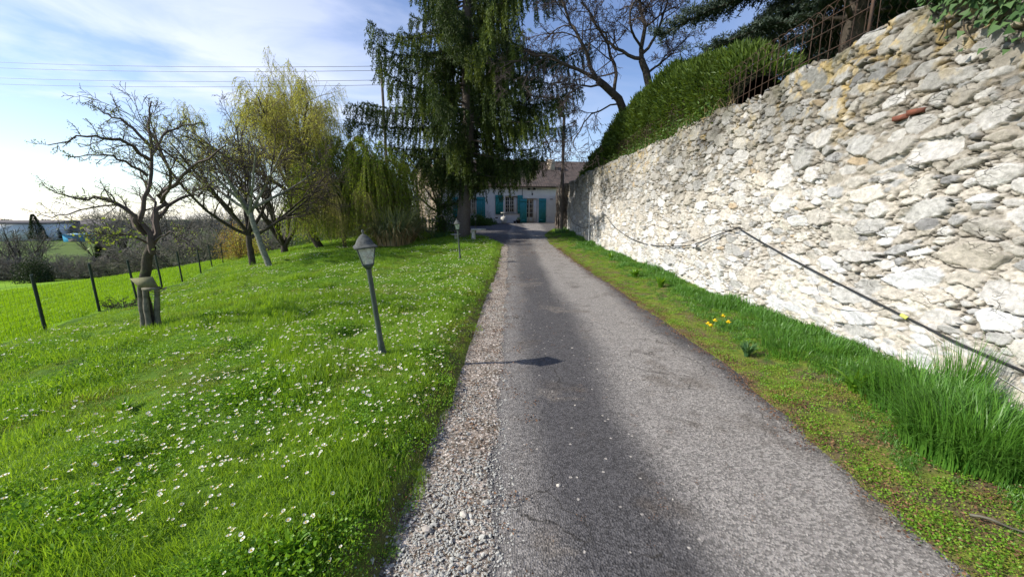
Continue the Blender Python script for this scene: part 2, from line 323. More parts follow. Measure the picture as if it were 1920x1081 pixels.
def bed_mat():
    m = M['gravel_bed']; t = m.node_tree; b = t.nodes['Principled BSDF']; src = b.inputs['Base Color'].links[0].from_socket; co = N(t, 'ShaderNodeTexCoord')
    v = N(t, 'ShaderNodeTexVoronoi', i_Scale=62.0); t.links.new(co.outputs['Object'], v.inputs['Vector']); sc = N(t, 'ShaderNodeSeparateColor'); t.links.new(v.outputs['Color'], sc.inputs[0])
    r = N(t, 'ShaderNodeMapRange'); r.inputs[3].default_value = .45; r.inputs[4].default_value = 2.1; t.links.new(sc.outputs[0], r.inputs[0]); x = N(t, 'ShaderNodeVectorMath', operation='SCALE'); t.links.new(src, x.inputs[0]); t.links.new(r.outputs[0], x.inputs['Scale']); t.links.new(x.outputs[0], b.inputs['Base Color'])
bed_mat()
M['soil'] = mat('verge_soil', (.10, .075, .045), .95, .1, var=(.15, .12, .06), scale=7, bump=.02, bscale=25, c3=((.15, .19, .03), 3, .42, .58))

def wall_mat():
    m = bpy.data.materials.new('rubble_limestone'); m.use_nodes = True; t = m.node_tree; b = t.nodes['Principled BSDF']; Lk = t.links.new
    a = N(t, 'ShaderNodeAttribute', attribute_name='tint'); co = N(t, 'ShaderNodeTexCoord')
    n = N(t, 'ShaderNodeTexNoise', i_Scale=22.0, i_Detail=7.0, i_Roughness=.7); Lk(co.outputs['Object'], n.inputs['Vector'])
    r = N(t, 'ShaderNodeMapRange'); r.inputs[1].default_value = .3; r.inputs[2].default_value = .7; r.inputs[3].default_value = .66; r.inputs[4].default_value = 1.22; Lk(n.outputs[0], r.inputs[0])
    v = N(t, 'ShaderNodeVectorMath', operation='SCALE'); Lk(a.outputs['Color'], v.inputs[0]); Lk(r.outputs[0], v.inputs['Scale']); Lk(v.outputs[0], b.inputs['Base Color'])
    b.inputs['Roughness'].default_value = .92; b.inputs['Specular IOR Level'].default_value = .2
    n2 = N(t, 'ShaderNodeTexNoise', i_Scale=48.0, i_Detail=6.0, i_Roughness=.7); Lk(co.outputs['Object'], n2.inputs['Vector'])
    mp_ = N(t, 'ShaderNodeMapping'); mp_.inputs['Scale'].default_value = (1, 1, 2.1); Lk(co.outputs['Object'], mp_.inputs[0])
    dn = N(t, 'ShaderNodeTexNoise', i_Scale=9.0, i_Detail=4.0); Lk(co.outputs['Object'], dn.inputs['Vector']); va = N(t, 'ShaderNodeVectorMath', operation='MULTIPLY_ADD'); Lk(dn.outputs['Color'], va.inputs[0]); va.inputs[1].default_value = (.14, .14, .14); Lk(mp_.outputs[0], va.inputs[2])
    vo = N(t, 'ShaderNodeTexVoronoi', i_Scale=8.5, feature='DISTANCE_TO_EDGE'); Lk(va.outputs[0], vo.inputs['Vector']); cr = N(t, 'ShaderNodeMapRange', clamp=True); cr.inputs[1].default_value = 0; cr.inputs[2].default_value = .05; Lk(vo.outputs['Distance'], cr.inputs[0])
    mk = N(t, 'ShaderNodeTexNoise', i_Scale=3.2, i_Detail=4.0); Lk(co.outputs['Object'], mk.inputs['Vector']); mr2 = N(t, 'ShaderNodeMapRange', clamp=True); mr2.inputs[1].default_value = .54; mr2.inputs[2].default_value = .66; Lk(mk.outputs[0], mr2.inputs[0])
    om = N(t, 'ShaderNodeMath', operation='SUBTRACT'); om.inputs[0].default_value = 1; Lk(cr.outputs[0], om.inputs[1]); ck = N(t, 'ShaderNodeMath', operation='MULTIPLY'); Lk(om.outputs[0], ck.inputs[0]); Lk(mr2.outputs[0], ck.inputs[1])
    hh = N(t, 'ShaderNodeMath', operation='SUBTRACT'); Lk(n2.outputs[0], hh.inputs[0]); Lk(ck.outputs[0], hh.inputs[1])
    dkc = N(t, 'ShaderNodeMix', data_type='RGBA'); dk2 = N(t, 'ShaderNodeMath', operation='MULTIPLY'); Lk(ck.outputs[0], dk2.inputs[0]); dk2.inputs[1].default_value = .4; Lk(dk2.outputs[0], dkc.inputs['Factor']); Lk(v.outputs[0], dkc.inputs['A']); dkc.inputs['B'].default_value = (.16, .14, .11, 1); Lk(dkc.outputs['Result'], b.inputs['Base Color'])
    bu = N(t, 'ShaderNodeBump', i_Strength=1.0, i_Distance=.012); Lk(hh.outputs[0], bu.inputs['Height']); Lk(bu.outputs[0], b.inputs['Normal'])
    return m
M['rubble'] = wall_mat()

# ------------------------------------------------------------------ terrain heights
ZY = [-10, 8, 12.5, 17.4, 20, 24.5, 32, 40, 80]; ZZ = [0, 0, .05, .25, .38, .60, .88, .95, .95]
_yy = np.linspace(-10, 80, 901); _zz = np.interp(_yy, ZY, ZZ); _zz = np.convolve(np.pad(_zz, 12, 'edge'), np.ones(25) / 25, 'valid')
def zr(y): return np.interp(y, _yy, _zz)
def edgeL(y): return np.interp(y, [-5, 1.4, 4, 13, 17, 19, 21, 24, 28, 40], [-.62, -.62, -.56, -.46, -.5, -.9, -2.0, -4.6, -7, -7])
def edgeR(y): return np.interp(y, [-5, 1.5, 4, 9, 14.5, 18, 22, 25, 28, 40], [2.05, 2.12, 2.36, 2.30, 2.05, 1.8, 1.9, 2.6, 4, 6])
CP = [(-1.2, -3, .12), (-1.2, 4, .14), (-1.3, 8, .14), (-1.3, 12.5, .16), (-1.3, 17.4, .33), (-2.6, 20, .42), (-3.5, 24, .62), (-6, 28, .75), (-2, 33, .9), (4, 40, .95),
      (-4, 0, .0), (-4, 6, -.05), (-4, 12, .02), (-4.5, 16, .2), (-6, 6, -.22), (-6, 10, -.12), (-6.5, 15, .08), (-7, 21, .3),
      (-9, 2, -.55), (-8.8, 6.9, -.52), (-9.6, 8.5, -.62), (-10.5, 10.3, -.7), (-11.6, 13.2, -.78), (-13.3, 16, -.86), (-15, 19, -.95), (-17, 23, -1.1),
      (-9, 14, -.22), (-10, 20, -.08), (-10, 25, .0), (-14, 27, -.5), (-12, 35, -.6), (-16, 5, -1.3), (-20, 12, -1.9), (-22, 20, -2.0), (-30, 20, -3.0), (-40, 30, -4.2), (-30, 35, -3.4), (-22, 35, -2.4), (-45, 12, -4.2),
      (-60, 42, -5.6), (-42, 45, -5.2), (-25, 50, -3.8), (-10, 55, -2.2), (-100, 75, -6.3), (-60, 75, -6.2), (-30, 80, -5.4), (0, 80, -1.5), (-150, 110, -6.1), (-90, 110, -6.0), (-40, 115, -6.0),
      (-250, 80, -7), (-300, 200, -5.5), (-150, 220, -5), (-50, 220, -5), (20, 200, -3), (-400, 400, -4), (0, 400, -4), (150, 100, 0), (200, 300, -2), (60, 20, .5), (60, -10, 0), (-60, -10, -5), (-150, 0, -7), (-5, -10, 0)]
CP = np.array(CP, float)
def _tps(r): return np.where(r > 0, r * r * np.log(r + 1e-9), 0)
_n = len(CP); _K = _tps(np.hypot(CP[:, None, 0] - CP[None, :, 0], CP[:, None, 1] - CP[None, :, 1])) + np.eye(_n) * .6
_Pm = np.c_[np.ones(_n), CP[:, :2]]; _A = np.block([[_K, _Pm], [_Pm.T, np.zeros((3, 3))]]); _w = np.linalg.solve(_A, np.r_[CP[:, 2], 0, 0, 0])
def zterr(x, y):
    x = np.asarray(x, float); y = np.asarray(y, float); xf = x.ravel(); yf = y.ravel(); o = np.empty(len(xf))
    for i in range(0, len(xf), 20000):
        a = xf[i:i + 20000]; b = yf[i:i + 20000]
        o[i:i + 20000] = _tps(np.hypot(a[:, None] - CP[None, :, 0], b[:, None] - CP[None, :, 1])) @ _w[:_n] + _w[_n] + _w[_n + 1] * a + _w[_n + 2] * b
    return o.reshape(x.shape)
def ground(x, y):
    """height of the soil sheet"""
    x = np.asarray(x, float); y = np.asarray(y, float)
    zt = zterr(x, y); d = np.clip(np.hypot(x, y), 0, 40)
    zt = zt + ((fbm(x * .9, y * .9, 3, 5) - .5) * .16 + (fbm(x * 2.6, y * 2.6, 2, 6) - .5) * .08 - .11 * np.clip(1 - np.abs(fbm(x * .45 + y * .5, y * 1.1 - x * .5, 2, 9) - .5) / .05, 0, 1)) * np.clip((edgeL(y) - x) / 1.2, 0, 1) * np.clip((40 - d) / 15, 0, 1)
    zc = zr(y)
    wl = np.clip((edgeL(y) - x) / .5, 0, 1); wl = wl * (2 - wl)
    wr = np.clip((x - edgeR(y)) / .9, 0, 1)
    core = (x > edgeL(y) + .05) & (x < edgeR(y) - .05) & (y < 42)
    z = np.where(x < edgeL(y), zc * (1 - wl) + zt * wl, zc + .10 * wr + (fbm(x * 2, y * 2, 3, 8) - .5) * .10 * wr)
    z = np.where(core, zc - .05, z)
    z = np.where(y > 45, zt, z)
    return z

def axis_steps(pts):
    out = [pts[0][0]]
    for (a, st), (b, _) in zip(pts[:-1], pts[1:]):
        n = max(1, int(round((b - a) / st))); out += list(np.linspace(a, b, n + 1)[1:])
    return np.array(out)
xs = axis_steps([(-420, 20), (-100, 5), (-40, 1.2), (-18, .4), (-10, .16), (-3, .08), (4, 3), (60, 20), (200, 1)])
ys = axis_steps([(-12, 1.5), (0, .12), (12, .3), (30, 1.2), (60, 5), (120, 20), (420, 1)])
X, Y = np.meshgrid(xs, ys, indexing='ij'); Z = ground(X, Y)
g = Geo(); g.grid(np.stack([X, Y, Z], -1))
# fence line separates lawn and field
FENCE = np.array([(-7.6, 3.0), (-8.2, 4.9), (-8.85, 6.9), (-9.6, 8.55), (-10.45, 10.3), (-11.0, 11.7), (-11.75, 13.3), (-13.2, 15.9), (-14.6, 18.3), (-15.8, 20.6), (-17.2, 23.4), (-19, 27)])
def in_field(x, y): return x < np.interp(y, [-20, 3] + list(FENCE[1:, 1]) + [80], [-7, -7.6] + list(FENCE[1:, 0]) + [-28])
o = g.build('lawn_and_fields', [M['lawn_soil'], M['field'], M['soil'], M['meadow']], smooth=True)
fc = np.empty(len(o.data.polygons) * 3); o.data.polygons.foreach_get('center', fc); fc = fc.reshape(-1, 3)
mi = np.where(in_field(fc[:, 0], fc[:, 1]) | (fc[:, 1] > 34), 1, 0); mi = np.where((fc[:, 1] > 41 + np.clip(fc[:, 0] + 40, 0, 40) * -.15), 3, mi); mi = np.where((fc[:, 0] > edgeL(fc[:, 1]) - .12) & (fc[:, 1] < 34), 2, mi)
o.data.polygons.foreach_set('material_index', mi.astype(np.int32)); o.name = 'ground'; tag(o, kind='structure')

# driveway with ragged edges
ys = axis_steps([(-6, .5), (0, .05), (10, .1), (20, .25), (36, 1)]); us = np.linspace(0, 1, 60)
eL = edgeL(ys) + .30 - .30 * np.clip((19 - ys) / 3, 0, 1) * 0 + (fbm(ys * 2.3, ys * 0 + 3, 4, 2) - .5) * .14
eL = np.where(ys < 17.5, np.maximum(eL, -.12 + (fbm(ys * 3, ys * 0, 4, 4) - .5) * .16 - .3 * np.clip((ys - 10) / 7, 0, 1)), eL - .3)
eR = edgeR(ys) + (fbm(ys * 2.0, ys * 0 + 7, 5, 6) - .5) * .30
X = eL[:, None] + (eR - eL)[:, None] * us[None]; Yg = np.repeat(ys[:, None], 60, 1)
Zg = zr(Yg) + (fbm(X * 1.2, Yg * .8, 3, 9) - .5) * .02 - .02 * np.clip(np.abs(us[None] - .5) * 2 - .9, 0, 1) * 10 * .4
g = Geo(); g.grid(np.stack([X, Yg, Zg], -1)[:, ::-1]); o = g.build('driveway', M['asphalt'], smooth=True); tag(o, kind='structure')
us = np.linspace(0, 1, 20); a0 = edgeL(ys) - .12 + (fbm(ys * 1.6, ys * 0, 4, 63)) * .26 - .08; b0 = eL + .12; m_ = ys < 18.5
X = a0[m_, None] + (b0 - a0)[m_, None] * us[None]; Yg = np.repeat(ys[m_, None], 20, 1); Zg = zr(Yg) - .006 + (fbm(X * 6, Yg * 6, 3, 11) - .5) * .02 - .025 * np.clip((us[None] - .75) * 4, 0, 1)
g = Geo(); g.grid(np.stack([X, Yg, Zg], -1)[:, ::-1]); o = g.build('gravel_strip', M['gravel_bed'], smooth=True); tag(o, kind='structure')

# ------------------------------------------------------------------ scatter by geometry nodes (only for uncountable stuff)
def scatter(name, P, rot, scl, idx, protos, mt, label, cat, group=None):
    me = bpy.data.meshes.new(name); n = len(P); me.vertices.add(n); me.vertices.foreach_set('co', P.astype(np.float32).ravel())
    a = me.attributes.new('rot', 'FLOAT_VECTOR', 'POINT'); a.data.foreach_set('vector', rot.astype(np.float32).ravel())
    a = me.attributes.new('scl', 'FLOAT_VECTOR', 'POINT'); a.data.foreach_set('vector', scl.astype(np.float32).ravel())
    a = me.attributes.new('idx', 'INT', 'POINT'); a.data.foreach_set('value', idx.astype(np.int32))
    me.materials.append(mt)
    o = bpy.data.objects.new(name, me); C.objects.link(o)
    t = bpy.data.node_groups.new(name + '_nodes', 'GeometryNodeTree'); t.interface.new_socket('Geometry', in_out='INPUT', socket_type='NodeSocketGeometry'); t.interface.new_socket('Geometry', in_out='OUTPUT', socket_type='NodeSocketGeometry')
    gi = N(t, 'NodeGroupInput'); go = N(t, 'NodeGroupOutput'); ip = N(t, 'GeometryNodeInstanceOnPoints'); gi2 = N(t, 'GeometryNodeGeometryToInstance')
    for pr in reversed(protos):
        oi = N(t, 'GeometryNodeObjectInfo'); oi.inputs['Object'].default_value = pr; t.links.new(oi.outputs['Geometry'], gi2.inputs[0])
    def at_(nm, ty):
        q = N(t, 'GeometryNodeInputNamedAttribute', data_type=ty); q.inputs[0].default_value = nm; return q.outputs[0]
    t.links.new(gi.outputs[0], ip.inputs['Points']); t.links.new(gi2.outputs[0], ip.inputs['Instance']); ip.inputs['Pick Instance'].default_value = True
    t.links.new(at_('idx', 'INT'), ip.inputs['Instance Index']); t.links.new(at_('rot', 'FLOAT_VECTOR'), ip.inputs['Rotation']); t.links.new(at_('scl', 'FLOAT_VECTOR'), ip.inputs['Scale'])
    t.links.new(ip.outputs[0], go.inputs[0])
    md = o.modifiers.new('scatter', 'NODES'); md.node_group = t
    return tag(o, label, cat, group, 'stuff')
def sector(n, r0, r1, a0, a1, p=1.0):
    """points round the camera, density falling with distance as r^-p"""
    u = rng.random(n); e = 2 - p
    r = (r0 ** e + u * (r1 ** e - r0 ** e)) ** (1 / e) if abs(e) > 1e-3 else r0 * (r1 / r0) ** u
    a = rng.uniform(R(a0), R(a1), n); return r * np.sin(a), r * np.cos(a), r
def tuft(n, rad, h, w, lean, m, k=3, hv=.5):
    g = Geo(); r = rad * np.sqrt(rng.random(n)); a = rng.random(n) * 6.283; p = np.stack([r * np.cos(a), r * np.sin(a), np.full(n, -.01)], 1)
    g.blades(p, rng.random(n) * 6.283, rng.uniform(.2, 1, n) * lean, h * rng.uniform(1 - hv, 1 + hv * .4, n), w * rng.uniform(.7, 1.2, n), k); return g.build('tuft', m, link=False)
def leafpatch(n, rad, h, ls, m):
    g = Geo(); r = rad * np.sqrt(rng.random(n)); a = rng.random(n) * 6.283; p = np.stack([r * np.cos(a), r * np.sin(a), rng.uniform(0, h, n)], 1)
    d = np.stack([np.cos(a * 7), np.sin(a * 7), rng.uniform(-.1, .7, n)], 1); g.leaves(p, d, ls * rng.uniform(.6, 1.2, n), ls * .7); return g.build('patch', m, link=False)
def put(x, y, s, dz=0, tilt=.15):
    n = len(x); P = np.stack([x, y, ground(x, y) + dz], 1); rot = np.stack([rng.normal(0, tilt, n), rng.normal(0, tilt, n), rng.random(n) * 6.283], 1)
    return P, rot, np.stack([s, s, s * rng.uniform(.8, 1.2, n)], 1)

# lawn
protos = [tuft(42, .11, .085, .0050, 1.2, M['grass']), tuft(42, .11, .065, .0055, 1.5, M['grass']), tuft(30, .12, .12, .0055, 1.0, M['grass']), leafpatch(34, .11, .04, .022, M['clover']), leafpatch(30, .10, .015, .014, M['moss']), tuft(14, .10, .05, .0045, 1.5, M['straw'])]
x, y, r = sector(85000, 1.0, 34, -78, 15, 1.0)
k = (x < edgeL(y) + .02 + (fbm(y * 2.2, x, 3, 3) - .5) * .34) & ~in_field(x - .4, y) & (y > .2)
x, y, r = x[k], y[k], r[k]
nz_ = fbm(x * .8, y * .8, 3, 21); nc = fbm(x * 1.1, y * 1.1, 3, 31)
u = rng.random(len(x)); idx = np.where(nz_ > .56, 2, np.where(u < .5, 0, 1)); idx = np.where((nc > .50) & (u < .6), 3, idx); idx = np.where((fbm(x * 1.3, y * 1.3, 3, 41) > .60) & (u < .7), 4, idx); idx = np.where((fbm(x * .9, y * .9, 4, 43) > .55) & (rng.random(len(x)) < .10), 5, idx)
s = (0.72 + r * .032) * (.52 + 1.05 * nz_ * fbm(x * 3.1, y * 3.1, 2, 22) * 2) * np.clip(.75 + (edgeL(y) - x) * 1.5, .55, 1)
ed = (edgeL(y) - x < .14 + .25 * fbm(y * 2, x * 0, 3, 77)); idx = np.where(ed & (rng.random(len(x)) < .5), rng.choice([4, 4, 5, 3], len(x)), idx)
scatter('lawn_grass', *put(x, y, s), idx, protos, M['grass'], 'bright green lawn grass with clover and daisies left of driveway', 'grass')
# field beyond the fence
protos = [tuft(30, .16, .13, .009, 1.0, M['field_grass']), tuft(30, .16, .10, .009, 1.2, M['field_grass'])]
x, y, r = sector(26000, 7, 40, -80, -20, 1.0); k = in_field(x + .1, y); x, y, r = x[k], y[k], r[k]
s = .8 + r * .035
scatter('field_grass', *put(x, y, s), rng.integers(0, 2, len(x)), protos, M['field_grass'], 'young green crop growing in the field beyond the wire fence', 'grass')
# verge at the wall foot
WX = lambda y: np.interp(y, [-5, 2.5, 12, 16, 24, 30], [4.02, 4.0, 3.93, 3.62, 3.5, 3.5])
protos = [tuft(40, .10, .10, .0055, 1.2, M['long_grass']), leafpatch(46, .11, .04, .019, M['clover']), leafpatch(40, .12, .012, .014, M['moss']), tuft(16, .12, .05, .004, 1.6, M['straw'])]
x, y, r = sector(70000, 1.0, 30, 2, 80, 1.15); k = (x > edgeR(y) + (fbm(y * 2, x, 4, 6) - .5) * .35) & (x < WX(y) + .05) & (y > .2); x, y, r = x[k], y[k], r[k]
t_ = (x - edgeR(y)) / (WX(y) - edgeR(y)); u = rng.random(len(x)); nn = fbm(x * 1.6, y * 1.6, 3, 51)
idx = np.where(t_ + (nn - .5) * .9 > .30 + np.clip((y - 4) * .03, 0, .2), np.where(u < .72, 0, 1), np.where(u < .25, 1, np.where(u < .78, 2, np.where(u < .86, 3, 0))))
keep = (t_ > .25) | (u < .55); x, y, r, idx, t_, nn = x[keep], y[keep], r[keep], idx[keep], t_[keep], nn[keep]
s = (0.60 + r * .03) * np.where(idx == 0, .35 + 2.0 * np.clip(t_, 0, 1) * np.clip(fbm(x * 2.2, y * 1.3, 3, 53) * 2.6 - .75, .15, 1.4), 1)
scatter('verge_grass', *put(x, y, s), idx, protos, M['long_grass'], 'grass, moss and weeds along the foot of the stone wall', 'verge plants')
# gravel stones
def stone_proto(m, sq=.55):
    import bmesh
    bm = bmesh.new(); bmesh.ops.create_icosphere(bm, subdivisions=1, radius=1); 
    for v in bm.verts: v.co = v.co * random.uniform(.65, 1.15); v.co.z *= sq; v.co.y *= .75
    me = bpy.data.meshes.new('stone'); bm.to_mesh(me); bm.free(); me.materials.append(m); return bpy.data.objects.new('stone', me)
protos = [stone_proto(M['gravel'], random.uniform(.35, .7)) for _ in range(7)]
x, y, r = sector(150000, 1.2, 20, -40, 10, 1.35)
d = (x - edgeL(y)) ; wgt = np.clip(d / .08, 0, 1) * np.clip((.72 - d) / .36, 0, 1) * np.clip((18 - y) / 5, 0, 1) * np.clip((d - .30 * fbm(y * 1.6, y * 0, 4, 63) + .06) / .06, 0.03, 1); k = (rng.random(len(x)) < wgt * np.clip(3.2 * fbm(x * 2.6, y * 1.6, 3, 61) - .85, .05, 1)) & (y > .4) & (x < .25)
k = k | ((d > -.16) & (d < .1) & (rng.random(len(x)) < .10) & (y > .4)); x, y, r = x[k], y[k], r[k]; n = len(x); P = np.stack([x, y, np.where(x < edgeL(y), ground(x, y), zr(y) - .001)], 1); s = rng.lognormal(-5.35, .45, n) * (1 + r * .04) * (1 + .4 * np.clip((3 - r) / 2, 0, 1) * (rng.random(n) < .3))
scatter('gravel', P, np.stack([rng.normal(0, .3, n), rng.normal(0, .3, n), rng.random(n) * 6.3], 1), np.stack([s, s, s], 1), rng.integers(0, 7, n), protos, M['gravel'], 'pale crushed gravel along the left edge of the driveway', 'gravel')
# fallen leaves and needles at the road edges and below the spruce
g = Geo(); n = 9; p = np.c_[rng.normal(0, .05, (n, 2)), np.full(n, .004)]; g.leaves(p, np.c_[rng.normal(0, 1, (n, 2)), rng.uniform(0, .3, n)], .03, .016); lp = g.build('litter', M['leaf_litter'], link=False)
x1 = rng.uniform(-3, 2.6, 1100); y1 = rng.uniform(13.5, 21, 1100); k = (x1 > edgeL(y1)) & (x1 < edgeR(y1) + .1); x1, y1 = x1[k], y1[k]
y2 = rng.uniform(1, 16, 1500); x2 = edgeR(y2) + rng.normal(.0, .10, 1500); y3 = rng.uniform(1, 14, 420); x3 = edgeL(y3) + rng.normal(.25, .25, 420); x4 = rng.uniform(-.6, 2.3, 260); y4 = rng.uniform(1.2, 14, 260)
x5 = edgeR(y2[:500]) + rng.uniform(.05, 1.1, 500); y5 = rng.uniform(1, 3.2, 500); x = np.r_[x5, x1, x2, x3, x4]; y = np.r_[y5, y1, y2, y3, y4]; n = len(x); P = np.stack([x, y, np.maximum(ground(x, y), zr(y)) + .014], 1); s = rng.uniform(.3, .75, n) * np.where(np.arange(n) > n - 260, .5, 1)
scatter('leaf_litter', P, np.stack([rng.normal(0, .1, n), rng.normal(0, .1, n), rng.random(n) * 6.3], 1), np.stack([s, s, s], 1), np.zeros(n), [lp], M['leaf_litter'], 'brown fallen needles and leaves along the driveway edges', 'leaf litter')

# daisies: the nearest 300 one by one, the rest as stuff
def daisy_mesh(m0, m1):
    g = Geo(); n = 14
    for i in range(n):
        a = i * 6.283 / n; c, s_ = math.cos(a), math.sin(a); b = a + .17; q = a - .17
        g.add([(0, 0, .05), (.012 * math.cos(q), .012 * math.sin(q), .052), (.014 * c, .014 * s_, .054), (.012 * math.cos(b), .012 * math.sin(b), .052)], [(0, 1, 2, 3)])
    g.lathe([(.0001, .0555), (.0022, .055), (.0034, .0525), (.0034, .049)], 8, mi=1)
    g.tubes(np.array([(0, 0, 0), (.002, 0, .025), (0, 0, .05)]), np.array([.0012] * 3), 3); g.mi[-1][:] = 2
    o = g.build('daisy', [m0, m1, M['grass']]); return o
x, y, r = sector(9000, 1.35, 20, -62, -3, 1.0)
pat = fbm(x * 1.2, y * 1.2, 4, 71) + .30 * np.exp(-((x + 1.9) / 1.5) ** 2) * np.clip(y / 4, .3, 1) + .1 * np.clip((y - 5) / 6, 0, 1)
k = (x < edgeL(y) - .1) & ~in_field(x - .5, y) & (rng.random(len(x)) < np.clip((pat - .53) * 5, .02, 1)) & ~((r < 2.2) & (rng.random(len(x)) < .3))
x, y, r = x[k], y[k], r[k]; od = np.argsort(r); x, y, r = x[od], y[od], r[od]; z = ground(x, y)
d0 = daisy_mesh(M['petal'], M['yellow']); d0.name = 'daisy'
for i in range(min(300, len(x))):
    o = d0 if i == 0 else d0.copy()
    if i: C.objects.link(o)
    s = random.uniform(.5, .9); o.scale = (s, s, random.uniform(1.0, 1.7)); o.location = (x[i], y[i], z[i]); o.rotation_euler = (random.gauss(0, .3), random.gauss(-.25, .3), random.uniform(0, 6.28) * 0 + random.gauss(0, .4))
    tag(o, 'small white daisy with yellow eye open in the lawn', 'daisy', 'daisies scattered over the lawn')
dp = daisy_mesh(M['petal'], M['yellow']); C.objects.unlink(dp)
xx, yy, rr = x[300:], y[300:], r[300:]; n = len(xx); P = np.stack([xx, yy, z[300:] + .02], 1); s = rng.uniform(.6, .95, n) * (1 + rr * .04)
scatter('distant_daisies', P, np.stack([rng.normal(0, .3, n), rng.normal(0, .3, n), rng.random(n) * 6.3], 1), np.stack([s, s, s * 0 + 1.4], 1), np.zeros(n), [dp], M['petal'], 'white specks of daisies over the far lawn', 'daisies', 'daisies scattered over the lawn')

# ------------------------------------------------------------------ stone wall
Y0, Y1, HT = -1.5, 24.6, 3.52
ss = [Y0]
while ss[-1] < Y1: ss.append(ss[-1] + np.clip(.0029 * max(3.4, abs(ss[-1]) + .5), .010, .06))
ss = np.array(ss); TB = .55
ts = np.r_[np.arange(-.15, HT, .0105), np.arange(HT, HT + TB, .03), np.arange(HT + TB, HT + TB + .5, .1)]
seeds = []
rs = np.random.default_rng(11)
# stones: variable sizes, dart throwing on a coarse occupancy test
def put_stones(n, wlo, whi, hlo, hhi, tol):
    for _ in range(n):
        a = rs.uniform(Y0, Y1); b = rs.uniform(-.1, HT + TB); w = rs.uniform(wlo, whi); h = min(rs.uniform(hlo, hhi), w * .85)
        if seeds:
            S_ = seeds_arr[:len(seeds)]
            m = np.abs(S_[:, 0] - a) < .9; Q = S_[m]
            if len(Q) and np.any(((Q[:, 0] - a) / (Q[:, 2] + w)) ** 2 + ((Q[:, 1] - b) / (Q[:, 3] + h)) ** 2 < tol): continue
        seeds_arr[len(seeds)] = (a, b, w, h, rs.normal(0, .10)); seeds.append(1)
seeds_arr = np.zeros((50000, 5))
put_stones(620, .14, .25, .065, .14, .95); put_stones(3000, .10, .17, .04, .085, .88); put_stones(9000, .055, .10, .028, .052, .78); put_stones(16000, .028, .055, .018, .032, .66)
seeds_arr[:, 4] *= .75; SD = seeds_arr[:len(seeds)]; nS = len(SD); SD = SD[np.argsort(SD[:, 0])]
SG, TG = np.meshgrid(ss, ts, indexing='ij')
PG = np.c_[np.arange(7)[None] * 6.283 / 7 + rs.uniform(-.38, .38, (nS, 7)) + rs.random((nS, 1)) * 6.3, rs.uniform(.72, 1.12, (nS, 7))]
ws = SG + (fbm(SG * 9, TG * 9, 4, 81) - .5) * .055; wt = TG + (fbm(SG * 8, TG * 11, 4, 91) - .5) * .045 + (fbm(SG * .8, TG * .5, 2, 95) - .5) * .3
F1 = np.full(SG.shape, 9.); F2 = np.full(SG.shape, 9.); ID = np.zeros(SG.shape, int)
for c0 in range(0, len(ss), 20):
    sl = slice(c0, c0 + 20); lo_, hi_ = ss[sl][0] - .5, ss[sl][-1] + .5; i0, i1 = np.searchsorted(SD[:, 0], [lo_, hi_]); Q = SD[i0:i1]
    A = ws[sl].ravel(); B = wt[sl].ravel(); n = len(A); best = np.full(n, 9.); sec = np.full(n, 9.); bi = np.zeros(n, int)
    # sort rows by height bands for speed
    for b0 in np.arange(-.4, HT + TB + .8, .45):
        m = (B >= b0) & (B < b0 + .45)
        if not m.any(): continue
        q = (Q[:, 1] > b0 - .4) & (Q[:, 1] < b0 + .85); QQ = Q[q]; qi = np.nonzero(q)[0]
        if len(QQ) < 2: continue
        ca, sa = np.cos(QQ[:, 4]), np.sin(QQ[:, 4]); dx = A[m][:, None] - QQ[None, :, 0]; dy = B[m][:, None] - QQ[None, :, 1]
        ex = (dx * ca + dy * sa) / QQ[:, 2]; ey = (-dx * sa + dy * ca) / QQ[:, 3]; D = np.zeros_like(ex); pg = PG[i0:i1][q]
        for kk in range(7): D = np.maximum(D, (ex * np.cos(pg[:, kk]) + ey * np.sin(pg[:, kk])) / pg[:, 7 + kk])
        D = D * .8 + .2 * np.sqrt(ex ** 2 + ey ** 2); p2 = np.argpartition(D, 1, axis=1)[:, :2]; r_ = np.arange(len(D)); d1 = D[r_, p2[:, 0]]; d2 = D[r_, p2[:, 1]]
        sw = d2 < d1; i1_ = np.where(sw, p2[:, 1], p2[:, 0]); best[m] = np.minimum(d1, d2); sec[m] = np.maximum(d1, d2); bi[m] = qi[i1_] + i0
    F1[sl] = best.reshape(F1[sl].shape); F2[sl] = sec.reshape(F1[sl].shape); ID[sl] = bi.reshape(F1[sl].shape)
size = np.sqrt(SD[:, 2] * SD[:, 3])[ID]
edge = (F2 - F1) * size                                   # roughly metres from the joint
lim = np.clip((1.18 - F1) * size, -.05, .1)                # stones do not fill big gaps: mortar between
e = np.clip(np.minimum(edge * .8, lim) / .010, 0, 1); e = e * e * (3 - 2 * e)
pr = rs.uniform(.002, .034, nS) * (.7 + 1.6 * np.sqrt(SD[:, 2] * SD[:, 3])); tiltx = rs.normal(0, .10, nS); tilty = rs.normal(.03, .14, nS); fcx = rs.normal(0, .16, nS); fcy = rs.normal(0, .2, nS); fca = rs.random(nS) * 6.28
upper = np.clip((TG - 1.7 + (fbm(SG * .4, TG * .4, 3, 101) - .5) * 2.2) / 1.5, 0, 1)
hgt = e * (pr[ID] + .006 + (SG - SD[ID, 0]) * tiltx[ID] + (TG - SD[ID, 1]) * tilty[ID] + np.maximum(0, (SG - SD[ID, 0]) * np.cos(fca[ID]) + (TG - SD[ID, 1]) * np.sin(fca[ID])) * fcx[ID])
hgt = np.clip(hgt, -.03, .062); rdg = np.abs(fbm(SG * 5.5 + TG * 1.5, TG * 13, 4, 115) - .5); crk = np.clip(1 - rdg / .035, 0, 1) * np.clip((fbm(SG * 2, TG * 2, 3, 117) - .42) * 6, 0, 1); hgt -= crk * .022 * (1 - .55 * e)
